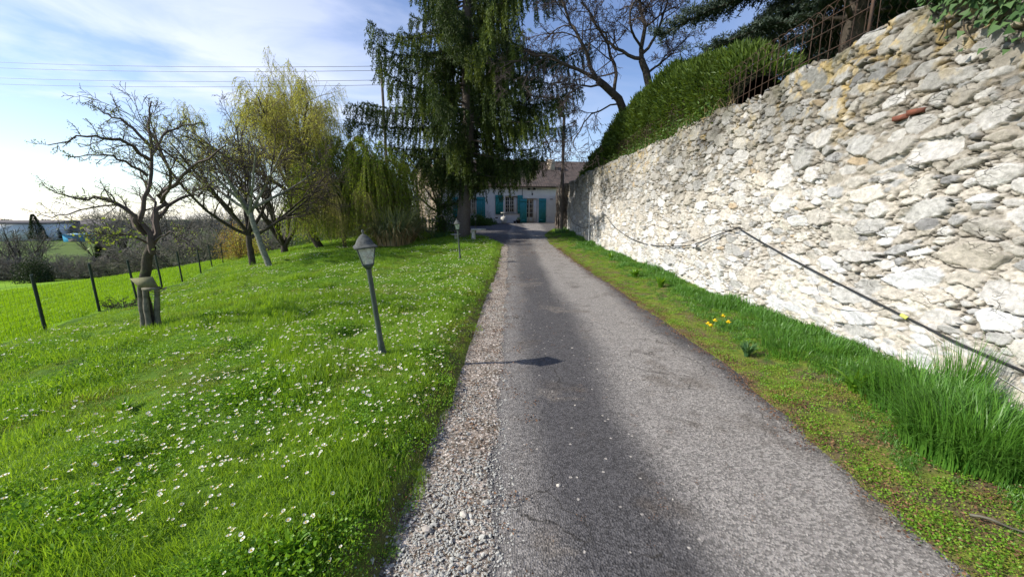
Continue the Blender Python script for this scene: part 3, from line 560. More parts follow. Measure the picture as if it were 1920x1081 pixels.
hgt += (fbm(SG * 18, TG * 22, 4, 111) - .5) * (.012 + .034 * (1 - e)) + np.abs(fbm(SG * 8, TG * 12, 3, 113) - .5) * (.02 + .05 * (1 - e)) + (fbm(SG * 3.5, TG * 4.5, 3, 121) - .5) * .03 + (fbm(SG * .5, TG * .6, 2, 131) - .5) * .12
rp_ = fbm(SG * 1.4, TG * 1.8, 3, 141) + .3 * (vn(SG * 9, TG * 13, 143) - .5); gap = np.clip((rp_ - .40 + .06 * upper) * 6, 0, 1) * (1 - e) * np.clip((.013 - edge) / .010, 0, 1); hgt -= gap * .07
# colour per stone
pal = np.array([(.57, .53, .46), (.62, .59, .54), (.68, .65, .60), (.43, .42, .40), (.51, .46, .38), (.46, .445, .41), (.55, .50, .42), (.50, .39, .26), (.31, .30, .29)])
pk = rs.choice(len(pal), nS, p=[.22, .2, .11, .09, .11, .13, .10, .015, .025]); big = np.sqrt(SD[:, 2] * SD[:, 3]) > .095; pk = np.where(big & np.isin(pk, [3, 8, 7]), 1, pk); sc_ = pal[pk] * rs.uniform(.8, 1.12, (nS, 1))
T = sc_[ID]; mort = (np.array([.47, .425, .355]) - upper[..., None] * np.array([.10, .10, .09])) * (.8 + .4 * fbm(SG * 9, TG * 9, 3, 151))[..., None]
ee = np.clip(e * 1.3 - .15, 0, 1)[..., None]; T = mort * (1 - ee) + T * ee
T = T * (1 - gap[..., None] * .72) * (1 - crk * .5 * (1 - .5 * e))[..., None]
st = fbm(SG * 2.2, TG * 2.2, 4, 161); T *= (.82 + .36 * st)[..., None]
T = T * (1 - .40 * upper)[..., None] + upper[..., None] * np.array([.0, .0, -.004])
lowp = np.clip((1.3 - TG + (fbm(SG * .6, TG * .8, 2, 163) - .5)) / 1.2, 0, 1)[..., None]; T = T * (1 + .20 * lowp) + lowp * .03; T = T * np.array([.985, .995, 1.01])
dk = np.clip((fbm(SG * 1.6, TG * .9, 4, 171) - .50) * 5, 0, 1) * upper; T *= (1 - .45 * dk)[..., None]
li = (np.clip((fbm(SG * 9, TG * 9, 4, 181) - .54) * 9, 0, 1) * np.clip((fbm(SG * 1.5, TG * 1.5, 3, 182) - .42) * 5, 0, 1) * np.clip((TG - 2.5 + (fbm(SG, TG * 0, 2, 7) - .5) * 1.2) / .8, 0, 1) * .5)[..., None]; T = T * (1 - li) + li * np.array([.52, .36, .10])
gr = (np.clip((fbm(SG * 3, TG * 3, 4, 183) - .5) * 6, 0, 1) * np.clip((TG - 3.1) / .4, 0, 1) * .5)[..., None]; T = T * (1 - gr) + gr * np.array([.13, .12, .06])
T *= (.80 + .40 * fbm(SG * 24, TG * 26, 3, 185))[..., None]; T = np.clip(T, .02, .62)
# profile: front face, rounded shoulder, top, back
topn = (fbm(ss * 1.7, ss * 0, 3, 191) - .5) * .16 + (vn(ss * 4, ss * 0, 193) > .5) * .03
tt = TG; front = np.clip(tt, -9, HT); over = np.clip(tt - HT, 0, TB); back = np.clip(tt - HT - TB, 0, 1)
batter = -.06 * front / HT
wx = WX(SG) - .03; base = ground(np.full_like(ss, 3.6), ss)[:, None] * 0
scale_t = np.clip(front / HT, 0, 1)
Xw = wx + batter * -1 + over; Zw = front + topn[:, None] * scale_t ** 3 - back * .7
nx = np.where(tt < HT, -1.0, 0.0); ang = np.clip((tt - (HT - .06)) / .16, 0, 1) * np.pi / 2; nx = -np.cos(ang); nzv = np.sin(ang)
Xw = Xw + nx * hgt + .05 * (1 - np.cos(ang)) * (tt < HT); Zw = Zw + nzv * hgt - .05 * np.clip(1 - np.sin(ang), 0, 1) * (tt >= HT)
g = Geo(); g.grid(np.stack([Xw, SG, Zw], -1)[:, ::-1])
wall = thing('stone_wall', 'tall dry rubble limestone wall running along the right of the driveway', 'wall', (3.95, 10, 0))
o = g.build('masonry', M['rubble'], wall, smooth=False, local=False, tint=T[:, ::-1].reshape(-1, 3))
def wall_pt(y, z, off=.0): return np.array([WX(y) - .03 + .06 * z / HT - off, y, z])
# red bricks set into the face
yb, zb = at(1706, 215, 4.3)[1:]
def on_wall(px, py, off=0.):
    """where the ray of a photo pixel meets the wall face"""
    yy = 5.
    for _ in range(60):
        yy = yy * .5 + .5 * (WX(yy) - .03 - off) * FPX / (px - 960) * 1.0 if False else yy
        lo_, hi_ = 1., 40.
        for _ in range(40):
            md = (lo_ + hi_) / 2; p = at(px, py, md)
            if p[0] < WX(md) - off: lo_ = md
            else: hi_ = md
        return at(px, py, lo_)
pb = on_wall(1706, 216, .03); g = Geo()
for q, (dy, dz_) in enumerate([(-.075, .018), (.065, -.012)]):
    g2 = Geo(); g2.box(-.05, .03, -.065, .065, -.022, .022); v = g2.v[0] + np.array([pb[0], pb[1] + dy, pb[2] + dz_]); g.add(v + rng.normal(0, .004, v.shape), g2.f[0])
o = g.build('brick_insert', M['brick'], wall, local=False); tag(o, 'pair of red bricks set in the wall')
# vine-covered pier where the wall ends
pier = thing('wall_pier', 'dark vine-covered pier ending the stone wall by the house', 'wall pier', (3.3, 24.9, .6))
yy_, zz_ = np.meshgrid(np.linspace(0, 1, 40), np.linspace(0, 2.9, 60), indexing='ij')
per = np.array([(3.0, 25.6), (3.0, 24.4), (3.75, 24.3), (4.3, 24.6)]); ppx = np.interp(yy_, [0, .35, .75, 1], per[:, 0]); ppy = np.interp(yy_, [0, .35, .75, 1], per[:, 1])
hh = (fbm(yy_ * 12, zz_ * 4, 4, 201) - .5) * .12; g = Geo(); g.grid(np.stack([ppx - hh, ppy - hh, zz_ + .5 + (fbm(yy_ * 4, zz_ * 0, 2, 9) - .5) * .3 * (zz_ > 2.8)], -1)[:, ::-1])
g.box(3.1, 4.2, 24.5, 25.6, .3, 3.3)
tn = np.concatenate([np.repeat(np.array([[.20, .18, .15]]), g.n, 0)]) * (.6 + .8 * rng.random((g.n, 1)))
g.build('pier_masonry', M['rubble'], pier, local=False, tint=tn)
g = Geo(); n = 60; P = []
for i in range(n):
    u0 = random.random(); xx = np.interp(u0, [0, .35, .75, 1], per[:, 0]) - .04; yv = np.interp(u0, [0, .35, .75, 1], per[:, 1]) - .05
    t = np.linspace(0, 1, 12); P.append(np.stack([xx + .07 * np.sin(t * 7 + i) + rng.normal(0, .02, 12), yv + rng.normal(0, .02, 12), .5 + t * random.uniform(1.5, 3.1)], 1))
g.tubes(np.array(P), np.linspace(.035, .012, 12)[None].repeat(n, 0), 4); g.build('vine_stems', M['pole_wood'], pier, local=False)

# ------------------------------------------------------------------ terrace behind the wall
x = np.array([4.3, 5, 6, 8, 12, 20, 60]); y = np.linspace(-2, 60, 40); X, Y = np.meshgrid(x, y, indexing='ij')
g = Geo(); g.grid(np.stack([X, Y, 3.30 + (fbm(X * .5, Y * .5, 2, 15) - .5) * .12 - .0 * X], -1)); o = g.build('garden_terrace', M['lawn_soil']); tag(o, kind='structure')
g = Geo(); g.box(4.35, 60, 24.0, 24.6, .2, 3.25); o = g.build('terrace_end_wall', M['sunny_render']); tag(o, 'rendered retaining wall closing the raised garden', 'wall')

# ------------------------------------------------------------------ garden lamps
def frustum(g, w0, w1, z0, z1, mi=0, n=4, cap=True):
    a = np.arange(n) * 2 * np.pi / n + np.pi / n; k = 1 / math.cos(math.pi / n)
    b = np.stack([np.cos(a) * w0 * k, np.sin(a) * w0 * k, np.full(n, z0)], 1); t = np.stack([np.cos(a) * w1 * k, np.sin(a) * w1 * k, np.full(n, z1)], 1)
    g.add(np.r_[b, t], [(i, (i + 1) % n, n + (i + 1) % n, n + i) for i in range(n)], None, mi)
    if cap and n == 4: g.add(b, [(3, 2, 1, 0)], None, mi); g.add(t, [(0, 1, 2, 3)], None, mi)
def make_lamp(name, label):
    t = thing(name, label, 'garden lamp', group='garden lamps along the driveway')
    g = Geo(); g.lathe([(.060, 0), (.058, .02), (.040, .05), (.034, .12), (.031, .16), (.029, .165), (.026, .5), (.024, .9), (.026, .93), (.024, .945)], 20); g.build('post', M['lamp_metal'], t, smooth=True)
    g = Geo(); g.lathe([(.024, .94), (.034, .955), (.050, .975), (.058, .985), (.058, .995), (.02, .996)], 20); g.build('collar', M['lamp_metal'], t, smooth=True)
    g = Geo()
    for sx, sy in ((1, 1), (1, -1), (-1, 1), (-1, -1)): g.tubes(np.array([(.048 * sx, .048 * sy, .99), (.083 * sx, .083 * sy, 1.165)]), np.array([.0055, .0055]), 6)
    for w, z in ((.05, .995), (.086, 1.165)):
        for k in range(4):
            a = math.pi / 2 * k + math.pi / 4; b = a + math.pi / 2; g.tubes(np.array([(w * 1.414 * math.cos(a), w * 1.414 * math.sin(a), z), (w * 1.414 * math.cos(b), w * 1.414 * math.sin(b), z)]), np.array([.0065, .0065]), 6)
    g.build('lantern_frame', M['lamp_metal'], t)
    for k in range(4):
        a = math.pi / 2 * k; c, s = math.cos(a), math.sin(a); rr_ = lambda x, y, z: (x * c - y * s, x * s + y * c, z)
        g = Geo(); g.quad(rr_(.049, -.046, 1.0), rr_(.049, .046, 1.0), rr_(.082, .079, 1.16), rr_(.082, -.079, 1.16)); g.build('glass_pane', M['lamp_glass'], t)
    g = Geo(); g.lathe([(.022, .996), (.022, 1.03), (.014, 1.035), (.030, 1.07), (.028, 1.10), (.001, 1.12)], 12); g.build('bulb', M['white_pot'], t, smooth=True)
    g = Geo(); frustum(g, .108, .108, 1.165, 1.175); frustum(g, .108, .085, 1.175, 1.195, cap=False); frustum(g, .085, .066, 1.195, 1.235, cap=False); frustum(g, .066, .038, 1.235, 1.275, cap=False); frustum(g, .038, .014, 1.275, 1.295)
    g.build('hood', M['lamp_hood'], t)
    g = Geo(); g.lathe([(.012, 1.293), (.006, 1.305), (.014, 1.318), (.012, 1.33), (.001, 1.345)], 10); g.build('finial', M['lamp_hood'], t, smooth=True)
    return t
lamp = make_lamp('garden_lamp', 'nearest leaning garden lamp on dark green post in the daisy lawn')
def stand(o, px, py, Y0_, lx, ly, s=1, rz=.35):
    p = at(px, py, Y0_); z = float(ground(np.array([p[0]]), np.array([Y0_]))[0]); o.location = (float(p[0]), Y0_, z - .02); o.rotation_euler = (ly, lx, rz); o.scale = (s,) * 3
stand(lamp, 718, 668, 3.85, -.085, .02, 1.0, .45)
o = dup(lamp); stand(o, 863, 488, 12.4, -.06, 0, 1.0, .2); o['label'] = 'middle garden lamp near the end of the lawn with thin dark post'
o = dup(lamp); stand(o, 892, 432, 22.5, 0, 0, .85, .1); o['label'] = 'far small garden lamp standing just right of the big spruce trunk'

# ------------------------------------------------------------------ wire fence
fence = thing('wire_fence', 'green wire mesh fence on dark posts between lawn and field', 'fence', (FENCE[2][0], FENCE[2][1], -.5))
fz = ground(FENCE[:, 0], FENCE[:, 1])
for (fx, fy), z in zip(FENCE, fz):
    g = Geo(); lx = random.gauss(0, .03); g.tubes(np.array([(fx, fy, z - .1), (fx + lx, fy, z + 1.12)]), np.array([.026, .026]), 6); g.add([(fx + lx + .026 * math.cos(a), fy + .026 * math.sin(a), z + 1.12) for a in np.arange(6) * math.pi / 3], [(0, 1, 2, 3, 4, 5)]); g.build('post', M['green_post'], fence, local=False)
g = Geo()
for i in range(len(FENCE) - 1):
    a, b = FENCE[i], FENCE[i + 1]; L_ = np.hypot(*(b - a)); nh = 11
    t = np.linspace(0, 1, 8); X = a[0] + (b[0] - a[0]) * t; Y = a[1] + (b[1] - a[1]) * t; Zb = fz[i] + (fz[i + 1] - fz[i]) * t
    P = np.stack([np.stack([X, Y, Zb + .04 + h - .02 * np.sin(t * np.pi)], 1) for h in np.linspace(0, 1.0, nh)]); g.tubes(P, np.full(P.shape[:2], .0016), 3)
    m = int(L_ / .1); t = (np.arange(m) + .5) / m; X = a[0] + (b[0] - a[0]) * t; Y = a[1] + (b[1] - a[1]) * t; Zb = fz[i] + (fz[i + 1] - fz[i]) * t
    P = np.stack([np.stack([X, Y, Zb + .04], 1), np.stack([X, Y, Zb + 1.04 - .02 * np.sin(t * np.pi)], 1)], 1); g.tubes(P, np.full(P.shape[:2], .0014), 3)
g.build('wire_mesh', M['wire'], fence, local=False)

# ------------------------------------------------------------------ trees
class Tree:
    def __init__(s, seed): s.r = random.Random(seed); s.pl = []
    def limb(s, pts, r0, r1, lev, P, n=None):
        """smooth limb through given points, then children"""
        pts = [np.array(p, float) for p in pts]; K = n or max(4, len(pts) * 3); t = np.linspace(0, len(pts) - 1, K); i = np.clip(t.astype(int), 0, len(pts) - 2); f = t - i
        A = np.array(pts); m0 = np.vstack([A[1] - A[0], (A[2:] - A[:-2]) / 2, A[-1] - A[-2]])
        f_ = f[:, None]; h = (2 * f_ ** 3 - 3 * f_ ** 2 + 1) * A[i] + (f_ ** 3 - 2 * f_ ** 2 + f_) * m0[i] + (-2 * f_ ** 3 + 3 * f_ ** 2) * A[i + 1] + (f_ ** 3 - f_ ** 2) * m0[i + 1]
        L_ = np.linalg.norm(np.diff(h, axis=0), axis=1).sum(); h[1:] += np.array([[s.r.gauss(0, 1) for _ in range(3)] for _ in range(K - 1)]) * L_ * (.012 if lev else .005)
        s.pl.append((lev, h, np.linspace(r0, r1, K))); s.kids(h, L_, r0, r1, lev, P)
    def grow(s, p, d, L_, r0, lev, P):
        k = max(3, min(9, int(L_ / P['seg'][min(lev, len(P['seg']) - 1)]) + 1)); pts = [p]; d = d / np.linalg.norm(d); st = L_ / k
        for i in range(k):
            w = P['wig'][min(lev, len(P['wig']) - 1)]; d = d + np.array([s.r.gauss(0, w), s.r.gauss(0, w), s.r.gauss(0, w) + P['trop'][min(lev, len(P['trop']) - 1)]]); d /= np.linalg.norm(d); pts.append(pts[-1] + d * st)
        h = np.array(pts); r1 = max(r0 * P.get('taper', .35), P.get('rmin', .0025)); s.pl.append((lev, h, np.linspace(r0, r1, k + 1))); s.kids(h, L_, r0, r1, lev, P)
    def kids(s, h, L_, r0, r1, lev, P):
        if lev >= P['max']: return
        n = P['n'][min(lev, len(P['n']) - 1)]; n = int(round(n * s.r.uniform(.8, 1.2) * (min(1.6, max(.5, L_ / P.get('lref', [9] * 9)[lev])) if 'lref' in P else 1))); K = len(h)
        for j in range(n):
            t = P.get('t0', [.35] * 9)[lev]; t = t + (1 - t) * (j + s.r.random()) / n; q = t * (K - 1); i = min(int(q), K - 2); p = h[i] + (h[i + 1] - h[i]) * (q - i)
            T_ = h[i + 1] - h[i]; T_ = T_ / (np.linalg.norm(T_) + 1e-9); a = np.array([s.r.gauss(0, 1) for _ in range(3)]); a = a - T_ * a.dot(T_); a /= np.linalg.norm(a) + 1e-9
            an = R(P['ang'][min(lev, len(P['ang']) - 1)] * s.r.uniform(.7, 1.3)); d = T_ * math.cos(an) + a * math.sin(an); d[2] += P.get('up', 0)
            l = L_ * P['lr'][min(lev, len(P['lr']) - 1)] * s.r.uniform(.6, 1.2) * (1.15 - .55 * t); rr_ = max(P.get('rmin', .0025), (r0 + (r1 - r0) * t) * P.get('rr', .6))
            s.grow(p, d, l, rr_, lev + 1, P)
    def geo(s, lv, sides):
        g = Geo(); by = {}
        for l, h, r in s.pl:
            if l in lv: by.setdefault(len(h), []).append((h, r))
        for k, q in by.items(): g.tubes(np.array([a for a, _ in q]), np.array([b for _, b in q]), sides)
        return g if g.n else None
    def tips(s, lv, n, jit=.02):
        P = []; D = []
        ls = [(h) for l, h, r in s.pl if l in lv]
        for h in ls:
            for _ in range(n):
                t = s.r.random() ** .8 * (len(h) - 1); i = min(int(t), len(h) - 2); P.append(h[i] + (h[i + 1] - h[i]) * (t - i)); D.append(h[i + 1] - h[i])
        return np.array(P) + rng.normal(0, jit, (len(P), 3)), nrm(np.array(D))
def finish_tree(T_, name, label, cat, base, mb, mt, group=None, tl=(0,), leaf=None, sides=8):
    th = thing(name, label, cat, base, group=group)
    g = T_.geo(tl, sides); g.build('trunk', mb, th, smooth=True, local=False)
    mxl = max(l for l, _, _ in T_.pl); g = T_.geo([l for l in range(0, mxl + 1) if l not in tl], 4)
    if g: g.build('crown', mt, th, smooth=True, local=False)
    if leaf:
        lv, n, size, w, m, droop = leaf; P, D = T_.tips(lv, n); D = D * .6 + rng.normal(0, .6, D.shape) + np.array([0, 0, droop]); g = Geo(); g.leaves(P, D, size * rng.uniform(.6, 1.3, len(P)), w); g.build('leaves', m, th, local=False)
    return th
def gz(x, y): return float(ground(np.array([x]), np.array([y]))[0])
def base_at(px, Y): p = at(px, 500, Y); return np.array([p[0], Y, gz(p[0], Y) - .05])

# fruit tree on the left: limbs follow the photograph's
FP = dict(max=3, n=[0, 13, 8, 5], seg=[.2, .2, .09, .06], wig=[.05, .16, .2, .22], trop=[0, .02, .02, .03], ang=[50, 46, 55, 50], lr=[.4, .25, .36, .42], rr=.36, rmin=.003, t0=[.3, .25, .08, .1], taper=.3, up=.05)
b = base_at(272, 6.0); T1 = Tree(5)
k = lambda px, py, dy=0: at(px, py, 6.0 + dy)
fork = k(283, 462)
T1.limb([b, k(270, 560), k(274, 500), fork], .080, .060, 0, dict(FP, max=0), 12)
T1.limb([fork - [0, 0, .12], k(268, 420, -.1), k(272, 370), k(282, 300, .1), k(285, 235, .1), k(275, 195, .1)], .045, .010, 1, FP, 14)
T1.limb([fork, k(298, 400, .1), k(305, 365, .2), k(340, 330, .2), k(385, 300, .1), k(425, 270, 0)], .050, .010, 1, FP, 14)
T1.limb([k(272, 440), k(245, 400, -.2), k(205, 375, -.3), k(150, 372, -.4), k(88, 352, -.5)], .040, .006, 1, FP, 14)
T1.limb([k(268, 432), k(235, 395, .3), k(190, 385, .5), k(120, 400, .5), k(78, 402, .5)], .026, .006, 1, FP, 12)
T1.limb([k(277, 330, .1), k(240, 305, -.1), k(190, 290, -.3), k(130, 295, -.3)], .024, .006, 1, FP, 12)
T1.limb([k(281, 300, .1), k(235, 265, -.3), k(170, 255, -.5), k(90, 272, -.6)], .030, .006, 1, FP, 14)
T1.limb([k(283, 275, .1), k(240, 235, 0), k(200, 215, 0), k(165, 190, 0)], .024, .005, 1, FP, 12)
T1.limb([k(285, 290, .1), k(310, 250, .3), k(345, 235, .4), k(385, 232, .4)], .026, .006, 1, FP, 12)
T1.limb([k(302, 380, .1), k(320, 330, -.3), k(300, 280, -.5), k(280, 215, -.6)], .026, .006, 1, FP, 12)
T1.limb([k(296, 410, .1), k(340, 370, .5), k(375, 365, .8), k(400, 340, .9)], .030, .006, 1, FP, 12)
T1.limb([k(275, 455), k(240, 440, -.3), k(200, 440, -.5), k(160, 440, -.6)], .018, .005, 1, FP, 10)
T1.limb([k(290, 452), k(320, 435, -.3), k(345, 445, -.4), k(370, 470, -.4)], .016, .005, 1, FP, 10)
T1.limb([fork, k(290, 400, .5), k(270, 340, .9), k(240, 300, 1.1)], .036, .008, 1, FP, 12)
ft = finish_tree(T1, 'fruit_tree', 'gnarled leafless fruit tree on the left lawn with a board tied to its trunk', 'tree', b, M['bark'], M['twig'], tl=(0,), leaf=((3,), 2, .024, .012, M['bud'], .2), sides=12)
g = Geo(); P = np.array([k(rng.uniform(150, 260), rng.uniform(425, 455), -.4) + rng.normal(0, .1, 3) for _ in range(110)]); g.leaves(P, rng.normal(0, 1, P.shape), .055, .03); g.build('low_leaves', M['bud'], ft, local=False)
# three split stakes round its foot, a board and strap
for i, (dx, dy, lean) in enumerate(((-.10, -.12, .02), (.03, -.16, .06), (.085, -.06, -.03))):
    t = thing('tree_stake', ['left split wooden stake against the fruit tree foot', 'middle split wooden stake in front of the fruit tree trunk', 'right split wooden stake beside the fruit tree foot'][i], 'stake', b + [dx, dy, .03], group='stakes round the fruit tree')
    g = Geo(); zz = np.linspace(0, .72, 9); g.tubes(np.stack([zz * -lean * .6 + .008 * np.sin(zz * 9 + i), zz * .12, zz], 1), 0.043 - .01 * zz + .004 * np.sin(zz * 20), 7); g.build('stake_wood', M['wood'], t, smooth=False)
c = k(271, 529, -.30); t = thing('nest_board', 'weathered tilted wooden board tied to the fruit tree trunk', 'board', c)
g = Geo(); v = np.array([(-.20, -.02, .06), (.14, -.02, .09), (.20, -.02, -.07), (-.07, -.02, -.09)]); vv = np.r_[v, v + [0, .02, 0]]; g.add(vv, [(0, 3, 2, 1), (4, 5, 6, 7), (0, 1, 5, 4), (1, 2, 6, 5), (2, 3, 7, 6), (3, 0, 4, 7)]); g.build('panel', M['board'], t)
g = Geo(); g.box(-.02, .21, -.05, .05, -.115, -.08); g.build('ledge', M['wood'], t)
g = Geo(); a = np.linspace(0, 6.283, 20); g.tubes(np.stack([.10 * np.cos(a), .19 + .12 * np.sin(a), -.15 + .02 * np.sin(a * 2)], 1), np.full(20, .008), 5); g.build('strap', M['wood'], t)

def bare(seed, name, label, base, h, r, lim, lean=(0, 0), P=None, mb='bark', mt='twig', leaf=None, group=None, split=.35, spread=42, tl=(0, 1)):
    T_ = Tree(seed); b = np.array(base); top = b + np.array([lean[0], lean[1], h * split]); PP = dict(max=4, n=[0, 6, 6, 6], seg=[.5, .5, .3, .2], wig=[.03, .09, .13, .16], trop=[0, .03, .02, .0], ang=[30, 40, 45, 45], lr=[.7, .5, .45, .45], rr=.55, rmin=.005, t0=[.5, .25, .15, .1], taper=.3)
    if P: PP.update(P)
    T_.limb([b, b + (top - b) * .5 + [lean[0] * .03, 0, 0], top], r, r * .72, 0, dict(PP, max=0), 9)
    for i in range(lim):
        a = i * 2.4 + T_.r.uniform(-.3, .3); s_ = R(spread * T_.r.uniform(.45, 1.15)); d = np.array([math.cos(a) * math.sin(s_) + lean[0] * .15, math.sin(a) * math.sin(s_), math.cos(s_)])
        T_.grow(top - [0, 0, T_.r.uniform(0, h * split * .18)], d, h * (1 - split) * T_.r.uniform(.8, 1.1), r * .5, 1, PP)
    return finish_tree(T_, name, label, 'tree', b, M[mb], M[mt], group, tl, leaf, 8)
bare(21, 'leaning_tree', 'slim pale-barked bare tree leaning left on the lawn slope', base_at(505, 13.6), 5.2, .11, 8, (-.5, 0), dict(n=[0, 10, 8, 6], rmin=.005), 'pale_bark', leaf=((4,), 1, .05, .02, M['willow_leaf'], -.1), spread=62, split=.42)
bare(22, 'round_bare_tree', 'dark-trunked bare tree just left of the leaning pale tree', base_at(474, 15.0), 5.7, .13, 9, (0, 0), dict(n=[0, 10, 8, 6], rmin=.005), 'dark_bark', spread=66, split=.25)
bare(23, 'multi_stem_tree', 'low bare tree fanning in many straight stems from its foot', base_at(537, 20.5), 4.6, .20, 11, (0, 0), dict(n=[0, 6, 5, 3], rmin=.007, ang=[20, 26, 30, 35], wig=[.02, .05, .08, .1]), 'dark_bark', 'dark_twig', spread=50, split=.10)

# big golden willow
def strands(g, P, L_, dirs, k=7, r=.004, sides=3):
    n = len(P); t = np.linspace(0, 1, k); sway = rng.normal(0, .12, (n, 1, 2)) * t[None, :, None] ** 2
    out = dirs[:, None, :] * (L_[:, None, None] * .45 * (1 - (1 - t[None, :, None]) ** 2)); down = np.zeros((n, k, 3)); down[..., 2] = -L_[:, None] * t[None] ** 1.5
    Q = P[:, None] + out + down; Q[..., :2] += sway; g.tubes(Q, np.broadcast_to(np.linspace(r, r * .5, k)[None], (n, k)), sides); return Q
def willow(seed, name, label, base, h, r, lims, strandn, L0, L1, leafm, leafn, lw, mt, P=None, spread=40, lean=(0, 0)):
    T_ = Tree(seed); b = np.array(base); PP = dict(max=3, n=[0, 7, 7], seg=[.5, .5, .3], wig=[.04, .10, .13], trop=[0, .03, .0], ang=[30, 40, 45], lr=[.7, .5, .5], rr=.55, rmin=.006, t0=[.5, .3, .2], taper=.3)
    if P: PP.update(P)
    top = b + np.array([lean[0], lean[1], h * .33]); T_.limb([b, (b + top) / 2 + [lean[0] * .2, 0, 0], top], r, r * .75, 0, dict(PP, max=0), 9)
    for i in range(lims):
        a = i * 2.4; s_ = R(spread * T_.r.uniform(.3, 1.1)); T_.grow(top - [0, 0, T_.r.uniform(0, h * .08)], np.array([math.cos(a) * math.sin(s_) + lean[0] * .2, math.sin(a) * math.sin(s_), math.cos(s_)]), h * .6 * T_.r.uniform(.8, 1.1), r * .55, 1, PP)
    th = finish_tree(T_, name, label, 'tree', b, M['dark_bark'], M[mt], tl=(0, 1))
    P_, D = T_.tips((2, 3), strandn); D = D * np.array([1, 1, .3]); g = Geo(); L_ = rng.uniform(L0, L1, len(P_)); L_ = np.minimum(L_, np.maximum(P_[:, 2] - b[2] - .5, .3)); Q = strands(g, P_, L_, D); g.build('hanging_twigs', M[mt], th, local=False)
    n, k, _ = Q.shape; sel = rng.integers(0, n, leafn); tt_ = rng.uniform(.1, k - 1.01, leafn); i = tt_.astype(int); p = Q[sel, i] + (Q[sel, i + 1] - Q[sel, i]) * (tt_ - i)[:, None]
    g = Geo(); d = Q[sel, i + 1] - Q[sel, i]; g.leaves(p, nrm(d) + rng.normal(0, .45, d.shape), rng.uniform(.6, 1.2, leafn) * lw[0], lw[1]); g.build('leaves', M[leafm], th, local=False)
    return th
willow(35, 'golden_willow', 'tall yellow-green willow with fine arching twigs rising behind the bare trees', base_at(605, 19.5), 8.8, .19, 12, 6, 
       .35, 1.0, 'willow_leaf', 68000, (.075, .02), 'willow_twig', spread=46, lean=(-.9, 0), P=dict(n=[0, 12, 9], wig=[.04, .07, .12], trop=[0, .03, .0], rmin=.005))
willow(33, 'weeping_willow', 'dense green weeping tree trailing to the lawn left of the pampas grass', base_at(684, 19.6), 5.3, .2, 9, 9, 1.4, 3.8, 'weep_leaf', 150000, (.11, .032), 'willow_twig', spread=48, P=dict(n=[0, 7, 7], trop=[0, -.02, -.1]))
willow(34, 'small_willow', 'thin young willow twigs hanging low beside the big willow trunk', base_at(650, 17.8), 4.0, .09, 6, 6, .8, 2.2, 'willow_leaf', 9000, (.06, .016), 'willow_twig', spread=58, P=dict(n=[0, 5, 5], trop=[0, -.02, -.1]))

